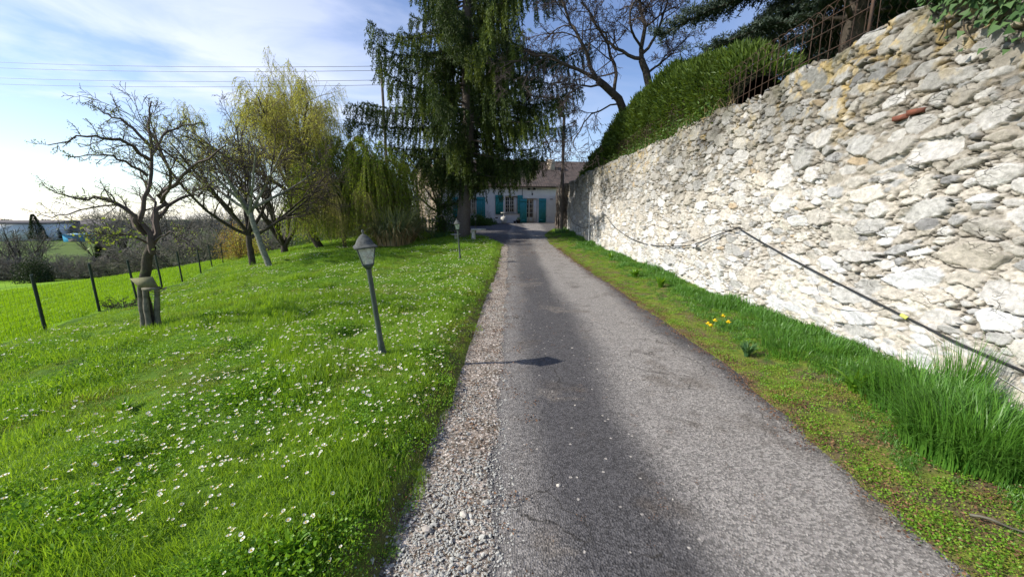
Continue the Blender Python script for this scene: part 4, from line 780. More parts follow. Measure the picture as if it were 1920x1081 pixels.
# great spruce
def spruce(base, H, name, label):
    th = thing(name, label, 'tree', base); b = np.array(base); rs = random.Random(4)
    zz = np.linspace(0, H, 30); g = Geo(); wob = .12 * np.sin(zz * .35) + .055 * zz
    rad = .34 * (1 - zz / H) ** .85 + .10 * np.exp(-zz / .35) + .012; g.tubes(b + np.stack([wob, .06 * np.sin(zz * .5), zz], 1), rad, 16); g.build('trunk', M['spruce_bark'], th, smooth=True, local=False)
    lb = Geo(); nd = Geo(); tp = Geo(); brP = []; brR = []; LP = []; LD = []; TP = []; TD = []
    z = 3.3; i = 0
    while z < min(H - .8, 19):
        f = (z - 3) / (H - 2.5); Lm = 5.3 * (1 - f) ** .42 * (.88 if z < 4 else 1)
        nb = 5
        for j in range(nb):
            a = i * 1.1 + j * 6.283 / nb + rs.uniform(-.35, .35); L_ = Lm * rs.uniform(.5, 1.16); zb = z + rs.uniform(-.25, .25)
            if math.cos(a) < -.5 and 3.6 < z < 6.0: L_ *= 1.22
            if z < 5.2 and math.sin(a) < -.2: L_ *= .62
            if z < 4.2 and math.cos(a) > .4: L_ *= .95
            if math.cos(a) > .3 and z > 4: L_ *= 1.12
            if math.cos(a) < -.4 and z > 7.5: L_ *= .86
            if z < 4.2 and math.sin(a) < -.4 : L_ *= .62
            k = 9; t = np.linspace(0, 1, k); d = np.array([math.cos(a), math.sin(a)]); rr_ = L_ * t; dz_ = L_ * (-.16 * t - .26 * t ** 2 + .36 * t ** 4) + rs.uniform(-.05, .05)
            if z < 4: dz_ = dz_ * .5
            if z < 7 and math.cos(a) < -.5: dz_ = dz_ * .4 + .10 * L_ * t
            P = np.stack([b[0] + wob[min(29, int(zb / H * 29))] + d[0] * rr_, b[1] + d[1] * rr_, b[2] + zb + dz_], 1); P[1:, :2] += np.array([[rs.gauss(0, .05), rs.gauss(0, .05)] for _ in range(k - 1)])
            brP.append(P); brR.append(np.linspace(.06 * (1 - f) + .012, .008, k))
            # side twigs carry hanging sprays
            ns = int(L_ * 14)
            for q in range(ns):
                t_ = .14 + .86 * (q + rs.random()) / ns; ii = t_ * (k - 1); i0 = min(int(ii), k - 2); p = P[i0] + (P[i0 + 1] - P[i0]) * (ii - i0)
                sd = rs.choice((-1, 1)); w_ = abs(rs.gauss(0, .24)) * (1.15 - t_ * .7); p = p + np.array([-d[1] * sd * w_ + d[0] * .15, d[0] * sd * w_ + d[1] * .15, rs.uniform(-.08, .03)])
                hl = rs.uniform(.3, 1.0) ** 1.5 * 1.45 * (1.15 - .55 * t_) * (1.05 if z < 12 else .8); m = max(4, int(hl / .055)); s_ = np.linspace(0, 1, m)
                pts = p + np.stack([d[0] * .12 * s_ + rs.gauss(0, .04) * s_, d[1] * .12 * s_ + rs.gauss(0, .04) * s_, -hl * s_], 1)
                tip = (i * 7 + j * 3) % 5 < 2 and rs.random() < .7
                (TP if tip else LP).append(pts); dd = np.zeros_like(pts); dd[:, 2] = -1; (TD if tip else LD).append(dd)
            # upper needles on the branch itself
            m = int(L_ * 30); ii = rng.uniform(1.2, k - 1.01, m); i0 = ii.astype(int); pp = P[i0] + (P[i0 + 1] - P[i0]) * (ii - i0)[:, None]; LP.append(pp + rng.normal(0, .03, pp.shape)); dv = nrm(P[i0 + 1] - P[i0]) * .8 + rng.normal(0, .5, pp.shape); LD.append(dv)
        z += .56 if z < 11 else .66; i += 1
    lb.tubes(np.array(brP), np.array(brR), 5); lb.build('branches', M['spruce_bark'], th, smooth=True, local=False)
    for (PP, DD, m, nm, rep) in ((LP, LD, 'spruce', 'needles', 5), (TP, TD, 'spruce_tip', 'pale_sprays', 5)):
        P = np.concatenate(PP); D = np.concatenate(DD); P = np.repeat(P, rep, 0) + rng.normal(0, .018, (len(P) * rep, 3)); D = np.repeat(D, rep, 0) + rng.normal(0, .55, (len(D) * rep, 3))
        g = Geo(); g.leaves(P, D, rng.uniform(.09, .19, len(P)), .032); g.build(nm, M[m], th, local=False); print('spruce', nm, len(P))
spruce(base_at(868, 20.2), 27, 'weeping_spruce', 'huge dark spruce with hanging branchlets over the end of the driveway')

# cedar and bare trees in the raised garden
def cedar(base, H, name, label):
    th = thing(name, label, 'tree', base); b = np.array(base); rs = random.Random(8); g = Geo(); zz = np.linspace(0, H, 14); g.tubes(b + np.stack([.1 * np.sin(zz * .6), zz * 0, zz], 1), .24 * (1 - zz / H) ** .8 + .02, 10); g.build('trunk', M['dark_bark'], th, smooth=True, local=False)
    br = []; rr_ = []; P_ = []; z = 2.7; i = 0; tw = []
    while z < H:
        for j in range(5):
            a = i * 1.3 + j * 1.257 + rs.uniform(-.4, .4); L_ = 4.2 * (1 - (z / H) ** 2 * .7) * rs.uniform(.6, 1.1); t = np.linspace(0, 1, 8); P = np.stack([b[0] + math.cos(a) * L_ * t, b[1] + math.sin(a) * L_ * t, b[2] + z + L_ * (.22 * t - .30 * t * t)], 1); br.append(P); rr_.append(np.linspace(.06, .01, 8))
            for q in range(int(L_ * 22)):
                t_ = rs.uniform(.15, 1) * 7; i0 = min(int(t_), 6); p = P[i0] + (P[i0 + 1] - P[i0]) * (t_ - i0); aa = a + rs.choice((-1, 1)) * rs.uniform(.5, 1.3); l = rs.uniform(.3, .9); s_ = np.linspace(0, 1, 9)
                tw.append(p + np.stack([math.cos(aa) * l * s_, math.sin(aa) * l * s_, -.22 * l * s_ ** 2 + .05 * s_], 1))
        z += .42; i += 1
    g = Geo(); g.tubes(np.array(br), np.array(rr_), 5); tw = np.array(tw); g.tubes(tw, np.full(tw.shape[:2], .006), 3); g.build('branches', M['dark_bark'], th, local=False)
    P = np.repeat(tw.reshape(-1, 3), 7, 0) + rng.normal(0, .02, (tw.shape[0] * 9 * 7, 3)); D = rng.normal(0, 1, P.shape) + [0, 0, .35]; g = Geo(); g.leaves(P, D, .11, .026); g.build('needles', M['cedar'], th, local=False)
cedar((7.7, 9.6, 3.25), 9, 'cedar_tree', 'dark blue-green cedar rising behind the iron railing on the wall')
cedar((12.5, 13.5, 3.25), 9, 'cedar_tree', 'second cedar standing further back behind the railing')
BP = dict(max=4, n=[0, 11, 9, 7], seg=[.5, .6, .35, .22], wig=[.05, .12, .17, .2], trop=[0, .01, -.01, -.02], ang=[40, 46, 50, 50], lr=[.7, .5, .48, .45], rr=.55, rmin=.007, t0=[.5, .2, .15, .1], taper=.3)
T2 = Tree(41); k = lambda px, py, Y_: at(px, py, Y_); b = np.array([k(1200, 240, 17)[0], 17, 3.25])
T2.limb([b, k(1170, 205, 16.6), k(1120, 150, 16.2)], .19, .13, 0, dict(BP, max=0), 9)
T2.limb([k(1120, 150, 16.2), k(1060, 118, 15.8), k(1000, 100, 15.6), k(940, 130, 15.4)], .075, .02, 1, BP, 12)
T2.limb([k(1122, 152, 16.2), k(1090, 80, 16), k(1060, 20, 16), k(1040, -60, 16)], .08, .02, 1, BP, 12)
T2.limb([k(1150, 185, 16.4), k(1150, 110, 16.8), k(1110, 40, 17), k(1080, -30, 17)], .08, .02, 1, BP, 12)
T2.limb([k(1160, 195, 16.5), k(1110, 215, 15.8), k(1080, 260, 15.2), k(1070, 280, 15.0)], .035, .012, 1, BP, 10)
T2.limb([k(1130, 160, 16.2), k(1085, 165, 15.2), k(1050, 190, 14.8)], .045, .012, 1, BP, 10)
finish_tree(T2, 'bare_garden_tree', 'large bare tree leaning left over the wall towards the spruce', 'tree', b, M['dark_bark'], M['dark_twig'], tl=(0, 1))
T3 = Tree(43); b = np.array([k(1222, 200, 16)[0], 16, 3.25])
T3.limb([b, k(1217, 165, 16), k(1203, 110, 16)], .17, .12, 0, dict(BP, max=0), 9)
T3.limb([k(1203, 110, 16), k(1208, 40, 16), k(1195, -20, 16), k(1190, -100, 16)], .09, .02, 1, BP, 12)
T3.limb([k(1203, 110, 16), k(1160, 95, 16), k(1130, 60, 16), k(1090, 5, 16)], .07, .02, 1, BP, 12)
T3.limb([k(1205, 100, 16), k(1235, 60, 16), k(1250, 0, 16), k(1270, -60, 16)], .06, .02, 1, BP, 12)
T3.limb([k(1205, 95, 16), k(1180, 30, 15), k(1220, -30, 15)], .05, .02, 1, BP, 10)
T3.limb([k(1212, 140, 16), k(1250, 110, 16.5), k(1290, 70, 17)], .05, .015, 1, BP, 10)
finish_tree(T3, 'bare_garden_tree', 'upright bare tree directly behind the top of the hedge', 'tree', b, M['dark_bark'], M['dark_twig'], tl=(0, 1))

# ------------------------------------------------------------------ hedge on the wall
hd = thing('garden_hedge', 'tall shaggy green hedge standing on top of the stone wall', 'hedge', (5.0, 14, 3.3))
def hz(y): return np.interp(y, [7.9, 8.4, 9.6, 11.8, 14.8, 17, 20, 22, 23.5], [4.3, 4.9, 5.15, 5.75, 5.75, 5.6, 4.9, 4.35, 3.9])
g = Geo(); yy, aa = np.meshgrid(np.linspace(8.1, 23.8, 90), np.linspace(0, np.pi, 24), indexing='ij'); H_ = hz(yy) - 3.5
g.grid(np.stack([5.0 - .55 * np.cos(aa) * (1 + .1 * np.sin(yy * 2)), yy, 3.3 + H_ * np.sin(aa) ** .6 * .93], -1)); g.build('inner_twigs', M['hedge_core'], hd, local=False)
n = 80000; y = rng.uniform(7.95, 24, n); a = rng.uniform(0, np.pi, n); a = np.where(rng.random(n) < .7, rng.uniform(0, 1.9, n), a); H_ = hz(y) - 3.35 + (fbm(y * 1.3, a, 3, 221) - .5) * .5; bulge = (fbm(y * 1.1, a * 1.6, 3, 231) - .5) * .7 + (fbm(y * 4, a * 5, 3, 233) - .5) * .45 + rng.exponential(.05, n)
r_ = .62 + bulge; x = 5.0 - r_ * np.cos(a) - .12 * np.sin(a * 2); z = 3.32 + H_ * np.clip(np.sin(a), 0, 1) ** .6 * (1 + .12 * bulge); P = np.stack([x, y, z], 1) + rng.normal(0, .05, (n, 3))
P[:, 0] = np.where(P[:, 2] < 3.6, np.maximum(P[:, 0], 4.02), P[:, 0]); D = np.stack([-np.cos(a) * .8, rng.normal(-.25, .5, n), np.sin(a) * .7 + rng.normal(.2, .4, n)], 1)
g = Geo(); kk = rng.random(n) < .35 + 1.3 * fbm(y * 2.6, a * 3.2, 3, 243); g.leaves(P[kk], D[kk], rng.uniform(.07, .2, n)[kk], .035, rnd=np.clip(fbm(y * 2, a * 3, 3, 241) * 1.4 - .2 + rng.normal(0, .25, n), 0, 1)[kk]); g.build('foliage', M['hedge'], hd, local=False)
n = 7000; y = rng.uniform(8, 24, n); P = np.stack([4.15 + rng.normal(0, .14, n), y, 3.5 + np.abs(rng.normal(0, .16, n))], 1); g = Geo()
pl_ = thing('creeper', 'low straggly creeper and dry stems along the wall top below the hedge', 'plant', (4.1, 15, 3.5)); g.leaves(P, rng.normal(0, 1, P.shape) + [-.6, 0, .3], .075, .035); g.build('leaves', M['shrub'], pl_, local=False)
g = Geo(); n = 900; y = rng.uniform(7.5, 24, n); P = np.stack([4.12 + rng.normal(0, .1, n), y, np.full(n, 3.5)], 1); g.blades(P, rng.random(n) * 6.3, rng.uniform(.3, 1.2, n), rng.uniform(.2, .6, n), .008, 3); g.build('dry_stems', M['straw'], pl_, local=False)

# ivy at the top right of the wall
iv = thing('ivy', 'glossy dark ivy hanging over the wall top at the right edge', 'ivy', (4.0, 3.4, 3.3)); g = Geo(); P = []
n = 2600; y = rng.uniform(2.2, 4.0, n); dl = rng.exponential(.15, n) * np.clip((4.2 - y) / .8, .15, 1); z = 3.66 - np.minimum(dl, .75) + (fbm(y * 3, y * 0, 2, 3) - .5) * .3; P = np.stack([WX(y) - .02 - rng.uniform(.04, .14, n), y, z], 1)
def ivy_leaves(g, P, s):
    n = len(P); nrmv = nrm(np.stack([-np.ones(n), rng.normal(0, .45, n), rng.normal(.45, .4, n)], 1)); dn = nrm(np.stack([np.zeros(n), rng.normal(0, .7, n), -np.ones(n)], 1)); dn = nrm(dn - nrmv * (dn * nrmv).sum(1, keepdims=True)); sd = np.cross(nrmv, dn); s = s[:, None]
    v = np.stack([P, P + sd * s * .55 - dn * s * .05, P + sd * s * .28 + dn * s * .45 + nrmv * s * .1, P + dn * s * 1.05, P - sd * s * .28 + dn * s * .45 + nrmv * s * .1, P - sd * s * .55 - dn * s * .05], 1)
    i = np.arange(n * 6).reshape(n, 6); g.add(v.reshape(-1, 3), i, np.repeat(rng.random(n), 6))
ivy_leaves(g, P, rng.uniform(.035, .085, n)); g.build('leaves', M['ivy'], iv, local=False)
g = Geo(); Q = []
for q in range(16):
    y0 = random.uniform(2.4, 4.0); t = np.linspace(0, 1, 8); Q.append(np.stack([WX(y0) - .05 - .02 * rng.random(8), y0 + .15 * np.sin(t * 3 + q), 3.62 - t * random.uniform(.3, .8)], 1))
g.tubes(np.array(Q), np.full((16, 8), .006), 4); g.build('stems', M['bark'], iv, local=False)

# rusty hooped railing on the wall top
rl = thing('iron_railing', 'rusty hooped iron railing along the back of the wall top', 'railing', (4.35, 8, 3.5))
RX = 4.18
g = Geo(); t = np.linspace(0, 1, 9)
for y0 in np.arange(5.0, 17, .17):
    a = np.linspace(0, np.pi, 9); w = .17; zt = 4.18 + .02 * math.sin(y0 * 3)
    P = np.stack([np.full(11, RX), np.r_[y0 - w, y0 - w * np.cos(a), y0 + w], np.r_[3.5, zt + .14 * np.sin(a), 3.5]], 1); g.tubes(P + rng.normal(0, .005, P.shape), np.full(11, .0045), 4)
g.build('hoops', M['rust'], rl, local=False)
for z in (3.72, 3.98, 4.14):
    g = Geo(); y = np.linspace(4.9, 17.2, 40); g.tubes(np.stack([np.full(40, RX - .01), y, z + .012 * np.sin(y * 2.2)], 1), np.full(40, .0055), 4); g.build('rail', M['rust'], rl, local=False)
for y0 in (4.9, 8.1, 11.2, 14.3):
    g = Geo(); g.box(RX - .04, RX - .018, y0 - .014, y0 + .014, 3.45, 4.2); g.build('post', M['rust'], rl, local=False)
# bits of chicken wire behind the near railing
wm = thing('chicken_wire', 'thin tangled wire netting behind the near end of the railing', 'wire netting', (4.3, 4.6, 3.5)); g = Geo(); Q = []
for q in range(26):
    y0 = 3.6 + q * .1; t = np.linspace(0, 1, 14); Q.append(np.stack([4.3 + .01 * np.sin(t * 9), y0 + .05 * (np.arange(14) % 2), 3.5 + t * .85], 1))
g.tubes(np.array(Q), np.full((26, 14), .0015), 3); g.build('netting', M['rust'], wm, local=False)

# ------------------------------------------------------------------ cables on the wall
def cable(name, label, pts, r, m, off=.09, cat='cable', sag=None):
    P = np.array([on_wall(px, py, off) for px, py in pts]); t = np.linspace(0, len(P) - 1, len(P) * 6); Q = np.stack([np.interp(t, np.arange(len(P)), P[:, i]) for i in range(3)], 1)
    for _ in range(3): Q[1:-1] = (Q[:-2] + Q[1:-1] * 2 + Q[2:]) / 4
    g = Geo(); g.tubes(Q, np.full(len(Q), r), 6); o = g.build(name, m, smooth=True, off=P[0]); o.location = P[0]; return tag(o, label, cat)
cable('hanging_cable', 'thick black cable looped along the wall from peg to peg', [(1985, 725), (1920, 696), (1800, 645), (1710, 600), (1640, 565), (1560, 525), (1480, 483), (1430, 455), (1384, 427)], .0105, M['cable'])
cable('hanging_cable', 'black cable sagging across the middle of the wall to the connector', [(1384, 427), (1340, 442), (1300, 460), (1250, 462), (1210, 458), (1180, 446), (1150, 425), (1135, 402)], .0105, M['cable'])
cable('hanging_cable', 'thin far black cable sagging on the wall towards the pier', [(1135, 402), (1122, 415), (1105, 425), (1090, 427), (1075, 418), (1068, 405)], .013, M['cable'], .12)
cable('thin_wire', 'thin black wire running beside the sagging middle cable', [(1384, 430), (1350, 432), (1310, 448), (1270, 458), (1230, 456)], .005, M['cable'], .11, 'wire')
cable('thin_wire', 'slender pale wire hanging in a loop below the near cable', [(1520, 520), (1532, 552), (1560, 575), (1600, 583), (1645, 578), (1672, 572)], .004, M['grey_cable'], .08, 'wire')
cable('thin_wire', 'slender pale wire trailing from the yellow tape to the right edge', [(1700, 592), (1740, 620), (1755, 634), (1830, 680), (1900, 722), (1960, 758)], .005, M['grey_cable'], .08, 'wire')
p = on_wall(1702, 597, .09); q = on_wall(1690, 590, .09); g = Geo(); g.tubes(np.array([p, q]), np.array([.018, .018]), 8); o = g.build('cable_tape', M['tape'], off=p); o.location = p; tag(o, 'small yellow tape wrapped round the near cable', 'tape')
p = on_wall(1302, 459, .10); t = thing('cable_connector', 'grey lumpy cable connector hanging on the middle of the wall', 'connector', p); g = Geo(); yy = np.linspace(-.11, .11, 9); g.tubes(np.stack([yy * 0, yy, -.02 + .01 * np.sin(yy * 30)], 1), .02 + .022 * np.cos(yy * 12) ** 2, 9); g.build('casing', M['pvc'], t, smooth=True); g = Geo(); g.tubes(np.array([(-.02, -.03, 0), (-.03, -.03, -.08)]), np.array([.014, .012]), 6); g.build('plug', M['black_metal'], t)
for (px, py), lb in zip(((1384, 427), (1135, 402)), ('small iron peg holding the cable at its high point', 'small iron peg holding the cable far down the wall')):
    p = on_wall(px, py, .0); g = Geo(); g.tubes(np.array([(.06, 0, 0), (-.14, 0, .01), (-.14, 0, .035)]), np.array([.007] * 3), 6); o = g.build('wall_peg', M['rust']); o.location = p; tag(o, lb, 'peg')
p0 = on_wall(1103, 466, .17); p1 = on_wall(1101, 362, .17); p1[:2] = p0[:2]; g = Geo(); g.tubes(np.array([[0, 0, 0], p1 - p0]), np.array([.022, .022]), 8); o = g.build('conduit_pipe', M['pvc'], smooth=True); o.location = p0; tag(o, 'slim grey conduit pipe rising up the far part of the wall', 'pipe')

# ------------------------------------------------------------------ utility poles and wires
def pole(name, label, base, h, r, arms=True):
    th = thing(name, label, 'utility pole', base); g = Geo(); z = np.linspace(0, h, 10); g.tubes(np.stack([z * .004, z * 0, z], 1), np.linspace(r, r * .72, 10), 10); g.build('post', M['pole_wood'], th, smooth=True)
    if not arms: return th
    g = Geo(); g.box(-.25, .12, -.03, .03, h - .14, h - .08); g.build('crossarm', M['pole_wood'], th)
    for x in (-.2,):
        g = Geo(); g.lathe([(.02, 0), (.035, .02), (.03, .05), (.035, .07), (.001, .1)], 8, (x, 0, h - .08)); g.build('insulator', M['white_pot'], th, smooth=True)
    return th
pole('utility_pole', 'dark wooden pole rising from the far end of the stone wall', (at(1052, 420, 23.6)[0], 23.6, .4), at(1052, 215, 23.6)[2] - .4, .12)
pb_ = at(724, 300, 30); pole('utility_pole', 'wooden pole partly hidden behind the left of the spruce', (pb_[0], 30, .2), at(722, 115, 30)[2] - .2, .13, False)
for i, (yl, yr) in enumerate(((111, 124), (122, 132), (141, 150), (153, 159))):
    a = at(-120, yl, 44 + i * .3); b = at(730, yr, 30); c = at(1500, yr + 6, 40); g = Geo(); t = np.linspace(0, 1, 24)[:, None]; P = a + (b - a) * t; P[:, 2] -= .9 * (4 * t * (1 - t))[:, 0] * .35; g.tubes(P, np.full(24, .017), 4)
    o = g.build('overhead_wire', M['cable'], off=b); o.location = b; tag(o, ['topmost', 'second from top', 'third from top', 'lowest'][i] + ' of the four thin overhead wires crossing the left sky', 'wire', 'overhead wires')

# ------------------------------------------------------------------ house
HA = R(11); ux, uy = math.cos(HA), math.sin(HA); H0 = np.array([1.0, 33.0, .86])
def hu(px):  # photo column -> distance along the facade
    k = (px - 960) / FPX * 1.0; c = math.cos(PITCH); q = k * (c + .0)   # small vertical offset ignored
    kk = (px - 960) / (FPX * 1.0) * 1.0 / 1.0
    # X = kk * depth, depth ~ Y*cos + 0.7*sin
    A_ = ux - kk * c * uy; B_ = kk * (c * H0[1] + .15) - H0[0]; return B_ / A_
house = thing('farmhouse', 'long low rendered farmhouse with teal shutters at the end of the driveway', 'house', H0, HA)
U0, U1, EV = -7.2, 8.5, 3.1
def hw(py): return (at(980, py, 33)[2]) - .86
ops = [(hu(947), hu(972), .85, 2.27), (hu(984), hu(1008), .02, 2.08), (hu(877), hu(893), .75, 2.15), (hu(840), hu(848), .75, 2.15)]
def front(g, u0, u1, w0, w1, holes, dep=.28):
    us = sorted({u0, u1, *[q for h in holes for q in h[:2]]}); wz = sorted({w0, w1, *[q for h in holes for q in h[2:]]})
    for a, b in zip(us[:-1], us[1:]):
        for c, d in zip(wz[:-1], wz[1:]):
            if any(h[0] <= a and b <= h[1] and h[2] <= c and d <= h[3] for h in holes): continue
            g.quad((a, 0, c), (b, 0, c), (b, 0, d), (a, 0, d))
    for a, b, c, d in holes:
        g.quad((a, 0, c), (a, 0, d), (a, dep, d), (a, dep, c)); g.quad((b, 0, c), (b, dep, c), (b, dep, d), (b, 0, d)); g.quad((a, 0, d), (b, 0, d), (b, dep, d), (a, dep, d)); g.quad((a, 0, c), (a, dep, c), (b, dep, c), (b, 0, c))
g = Geo(); front(g, U0, U1, -.5, EV, ops); g.quad((U1, 0, -.5), (U1, 8, -.5), (U1, 8, EV), (U1, 0, EV)); g.quad((U0, 0, -.5), (U0, 0, EV), (U0, 8, EV), (U0, 8, -.5)); g.quad((U0, 8, -.5), (U0, 8, EV), (U1, 8, EV), (U1, 8, -.5))
RW = 5.75
g.add([(U1, 0, EV), (U1, 8, EV), (U1, 4, RW - .1)], [(0, 1, 2)]); g.add([(U0, 0, EV), (U0, 8, EV), (U0, 4, RW - .1)], [(0, 2, 1)]); g.build('walls', M['render'], house)
# front and back roof slopes, rippled like rows of tiles
nu = 300; uu = np.linspace(U0 - .15, U1 + .15, nu); vv = np.linspace(-.35, 4, 34); UU, VV = np.meshgrid(uu, vv, indexing='ij'); WW = EV - .06 + (VV + .35) / 4.35 * (RW - EV) + .035 * np.abs(np.sin(UU * math.pi / .22)) + .02 * ((VV * 3) % 1) - .05 * (fbm(UU * .4, VV * .4, 2, 5) - .5)
g = Geo(); g.grid(np.stack([UU, VV, WW], -1)); g.grid(np.stack([UU, 8 - VV, WW - .01], -1)); rf = g.build('roof', M['tile'], house)
g = Geo(); c0 = hu(1047); g.box(c0 - .3, c0 + .3, 2.4, 2.9, RW - 1.5, RW - .1); g.build('chimney', M['sunny_render'], rf)
g = Geo(); g.box(U0, U1, -.33, -.20, EV - .13, EV - .03); g.build('gutter', M['tile'], house)
def window(u0, u1, w0, w1, cols, rows, name='window', door=False):
    f = Geo(); d0, d1 = .20, .26; m = .07; cx = (u0 + u1) / 2
    f.box(u0, u0 + m, d0, d1, w0, w1); f.box(u1 - m, u1, d0, d1, w0, w1); f.box(u0 + m, u1 - m, d0, d1, w1 - m, w1); f.box(u0 + m, u1 - m, d0, d1, w0, w0 + (.5 if door else m)); f.box(cx - .05, cx + .05, d0 - .01, d1, w0 + .02, w1 - m)
    fr = f.build(name, M['frame'], house); b0 = w0 + (.5 if door else m)
    for s in (0, 1):
        a = (u0 + m, cx + .05)[s]; b = (cx - .05, u1 - m)[s]; q = Geo()
        for i in range(1, cols): x = a + (b - a) * i / cols; q.box(x - .018, x + .018, d0 + .012, d1, b0, w1 - m)
        for j in range(1, rows): z = b0 + (w1 - m - b0) * j / rows; q.box(a, b, d0 + .016, d1, z - .018, z + .018)
        q.build('glazing_bars', M['frame'], fr); q = Geo(); q.quad((a, d0 + .035, b0), (b, d0 + .035, b0), (b, d0 + .035, w1 - m), (a, d0 + .035, w1 - m)); q.build('pane', M['glass'], fr)
    return fr
a, b_, c, d = ops[0]; w1_ = window(a + .02, hu(965), c + .04, d - .03, 2, 4); g = Geo(); g.box(a - .05, b_ + .05, -.06, .2, c - .08, c - .003); g.build('sill', M['stone_sill'], w1_)
g = Geo(); g.box(hu(965) + .003, b_ - .003, .14, .27, c + .003, d - .003); g.build('window_cheek', M['render'], house)
a, b_, c, d = ops[1]; window(a + .02, hu(1001), c, d - .03, 2, 4, 'french_door', True); g = Geo(); g.box(hu(1001) + .003, b_ - .003, .14, .27, c + .003, d - .003); g.build('door_cheek', M['render'], house)
a, b_, c, d = ops[2]; w3_ = window(a + .01, b_ - .01, c + .03, d - .03, 2, 3); g = Geo(); g.box(a - .05, b_ + .05, -.06, .2, c - .08, c - .003); g.build('sill', M['stone_sill'], w3_)
a, b_, c, d = ops[3]; window(a + .01, b_ - .01, c + .03, d - .03, 1, 3)
def shutter(u0, u1, w0, w1, m, swing=0, zdir=1):
    W_ = u1 - u0; g = Geo(); n = 5
    for i in range(n): g.box(u0 + W_ * i / n + .004, u0 + W_ * (i + 1) / n - .004, -.065, -.035, w0, w1)
    sh = g.build('shutter', m, house); g = Geo()
    for z in (w0 + .2, w1 - .25): g.box(u0 + .01, u1 - .01, -.085, -.066, z, z + .09)
    k = [(u0 + .03, w0 + .30), (u1 - .03, w1 - .26)] if zdir > 0 else [(u1 - .03, w0 + .30), (u0 + .03, w1 - .26)]
    g.add([(k[0][0] - .045, -.082, k[0][1]), (k[0][0] + .045, -.082, k[0][1]), (k[1][0] + .045, -.082, k[1][1]), (k[1][0] - .045, -.082, k[1][1])], [(0, 1, 2, 3)]); g.build('brace', m, sh); return sh
shutter(hu(929), hu(943.5), .75, 2.33, M['teal_dark'], zdir=-1); shutter(hu(970), hu(980), .8, 2.33, M['teal']); shutter(hu(974), hu(987), 0, 2.05, M['teal']).location = (0, -.08, 0)
shutter(hu(1009.5), hu(1023), .02, 2.08, M['teal']); shutter(hu(894), hu(910), .45, 2.17, M['teal']); shutter(hu(850), hu(860), .45, 2.17, M['teal'], zdir=-1)
for px in (991, 1001):
    g = Geo(); u = hu(px); g.box(u - .09, u + .09, -.16, 0.0, 2.78, 2.92); g.build('floodlight', M['black_metal'], house)
u = hu(996); g = Geo(); g.tubes(np.array([(u, -.02, 2.55), (u, -.25, 2.62), (u, -.28, 2.5)]), np.array([.015] * 3), 6); g.lathe([(.02, .14), (.07, .10), (.06, 0), (.02, -.04)], 6, (u, -.28, 2.36)); g.build('wall_lantern', M['black_metal'], house)
g = Geo(); u = hu(979); g.tubes(np.array([(u, -.03, 2.3), (u, -.03, 3.0)]), np.array([.02, .02]), 6); g.tubes(np.array([(hu(963), -.02, 2.86), (hu(1025), -.02, 2.83)]), np.array([.012, .012]), 5); g.build('wall_cable', M['cable'], house)
g = Geo(); u = hu(981); g.box(u - .5, hu(1025), -.75, -.02, -.25, .0); g.build('doorstep', M['stone_sill'], house)
g = Geo(); g.box(hu(931) - .12, hu(931) + .12, -.01, .0, .42, .50); g.build('air_vent', M['glass'], house)
g = Geo(); g.box(hu(1033) - .12, hu(1033) + .12, -.05, 0, 2.0, 2.05); g.build('name_plate', M['black_metal'], house)

# barn wing whose sunlit front shows left of the spruce trunk
wing = thing('barn_wing', 'sunlit old stone barn gable left of the spruce trunk', 'barn', (-5.4, 25.0, .6))
FL, FR, BR, BL = np.array([-1.05, .65]), np.array([.95, -.7]), np.array([-.6, 6.6]), np.array([-2.6, 7.2])
def up_(p, z): return (p[0], p[1], z)
mid, mib = (FL + FR) / 2, (BR + BL) / 2
g = Geo(); g.add([up_(FL, -.5), up_(FR, -.5), up_(FR, 3.5), up_(mid, 4.7), up_(FL, 3.5)], [(0, 1, 2, 3, 4)]); g.quad(up_(FR, -.5), up_(BR, -.5), up_(BR, 3.5), up_(FR, 3.5)); g.quad(up_(FL, -.5), up_(FL, 3.5), up_(BL, 3.5), up_(BL, -.5)); g.build('walls', M['sunny_render'], wing)
g = Geo(); fn = np.array([-.56, -.83]) * .2
for e0, e1 in ((FL, BL), (FR, BR)):
    q0, q1 = (e0 - mid) * 1.15 + mid + fn, (e1 - mib) * 1.15 + mib; m0, m1_ = mid + fn, mib; a_, b2 = np.meshgrid(np.linspace(0, 1, 10), np.linspace(0, 1, 60), indexing='ij')
    P = (q0 * (1 - a_[..., None]) + m0 * a_[..., None]) * (1 - b2[..., None]) + (q1 * (1 - a_[..., None]) + m1_ * a_[..., None]) * b2[..., None]; g.grid(np.concatenate([P, (3.36 + 1.42 * a_ + .03 * np.abs(np.sin(b2 * 60)))[..., None]], -1))
g.build('roof', M['tile'], wing)
dv = (FR - FL) / np.linalg.norm(FR - FL); nv = np.array([dv[1], -dv[0]]) * .01; p_ = FL + dv * .95; q_ = FL + dv * 1.45
g = Geo(); g.quad(up_(p_ + nv, 1.0), up_(q_ + nv, 1.0), up_(q_ + nv, 2.5), up_(p_ + nv, 2.5)); g.build('blind_window', M['far_wall'], wing)
p_ = FL + dv * .25 + nv * 7; g = Geo(); g.tubes(np.array([up_(p_, -.3), up_(p_, 3.4)]), np.array([.05, .05]), 8); g.build('downpipe', M['pvc'], wing)

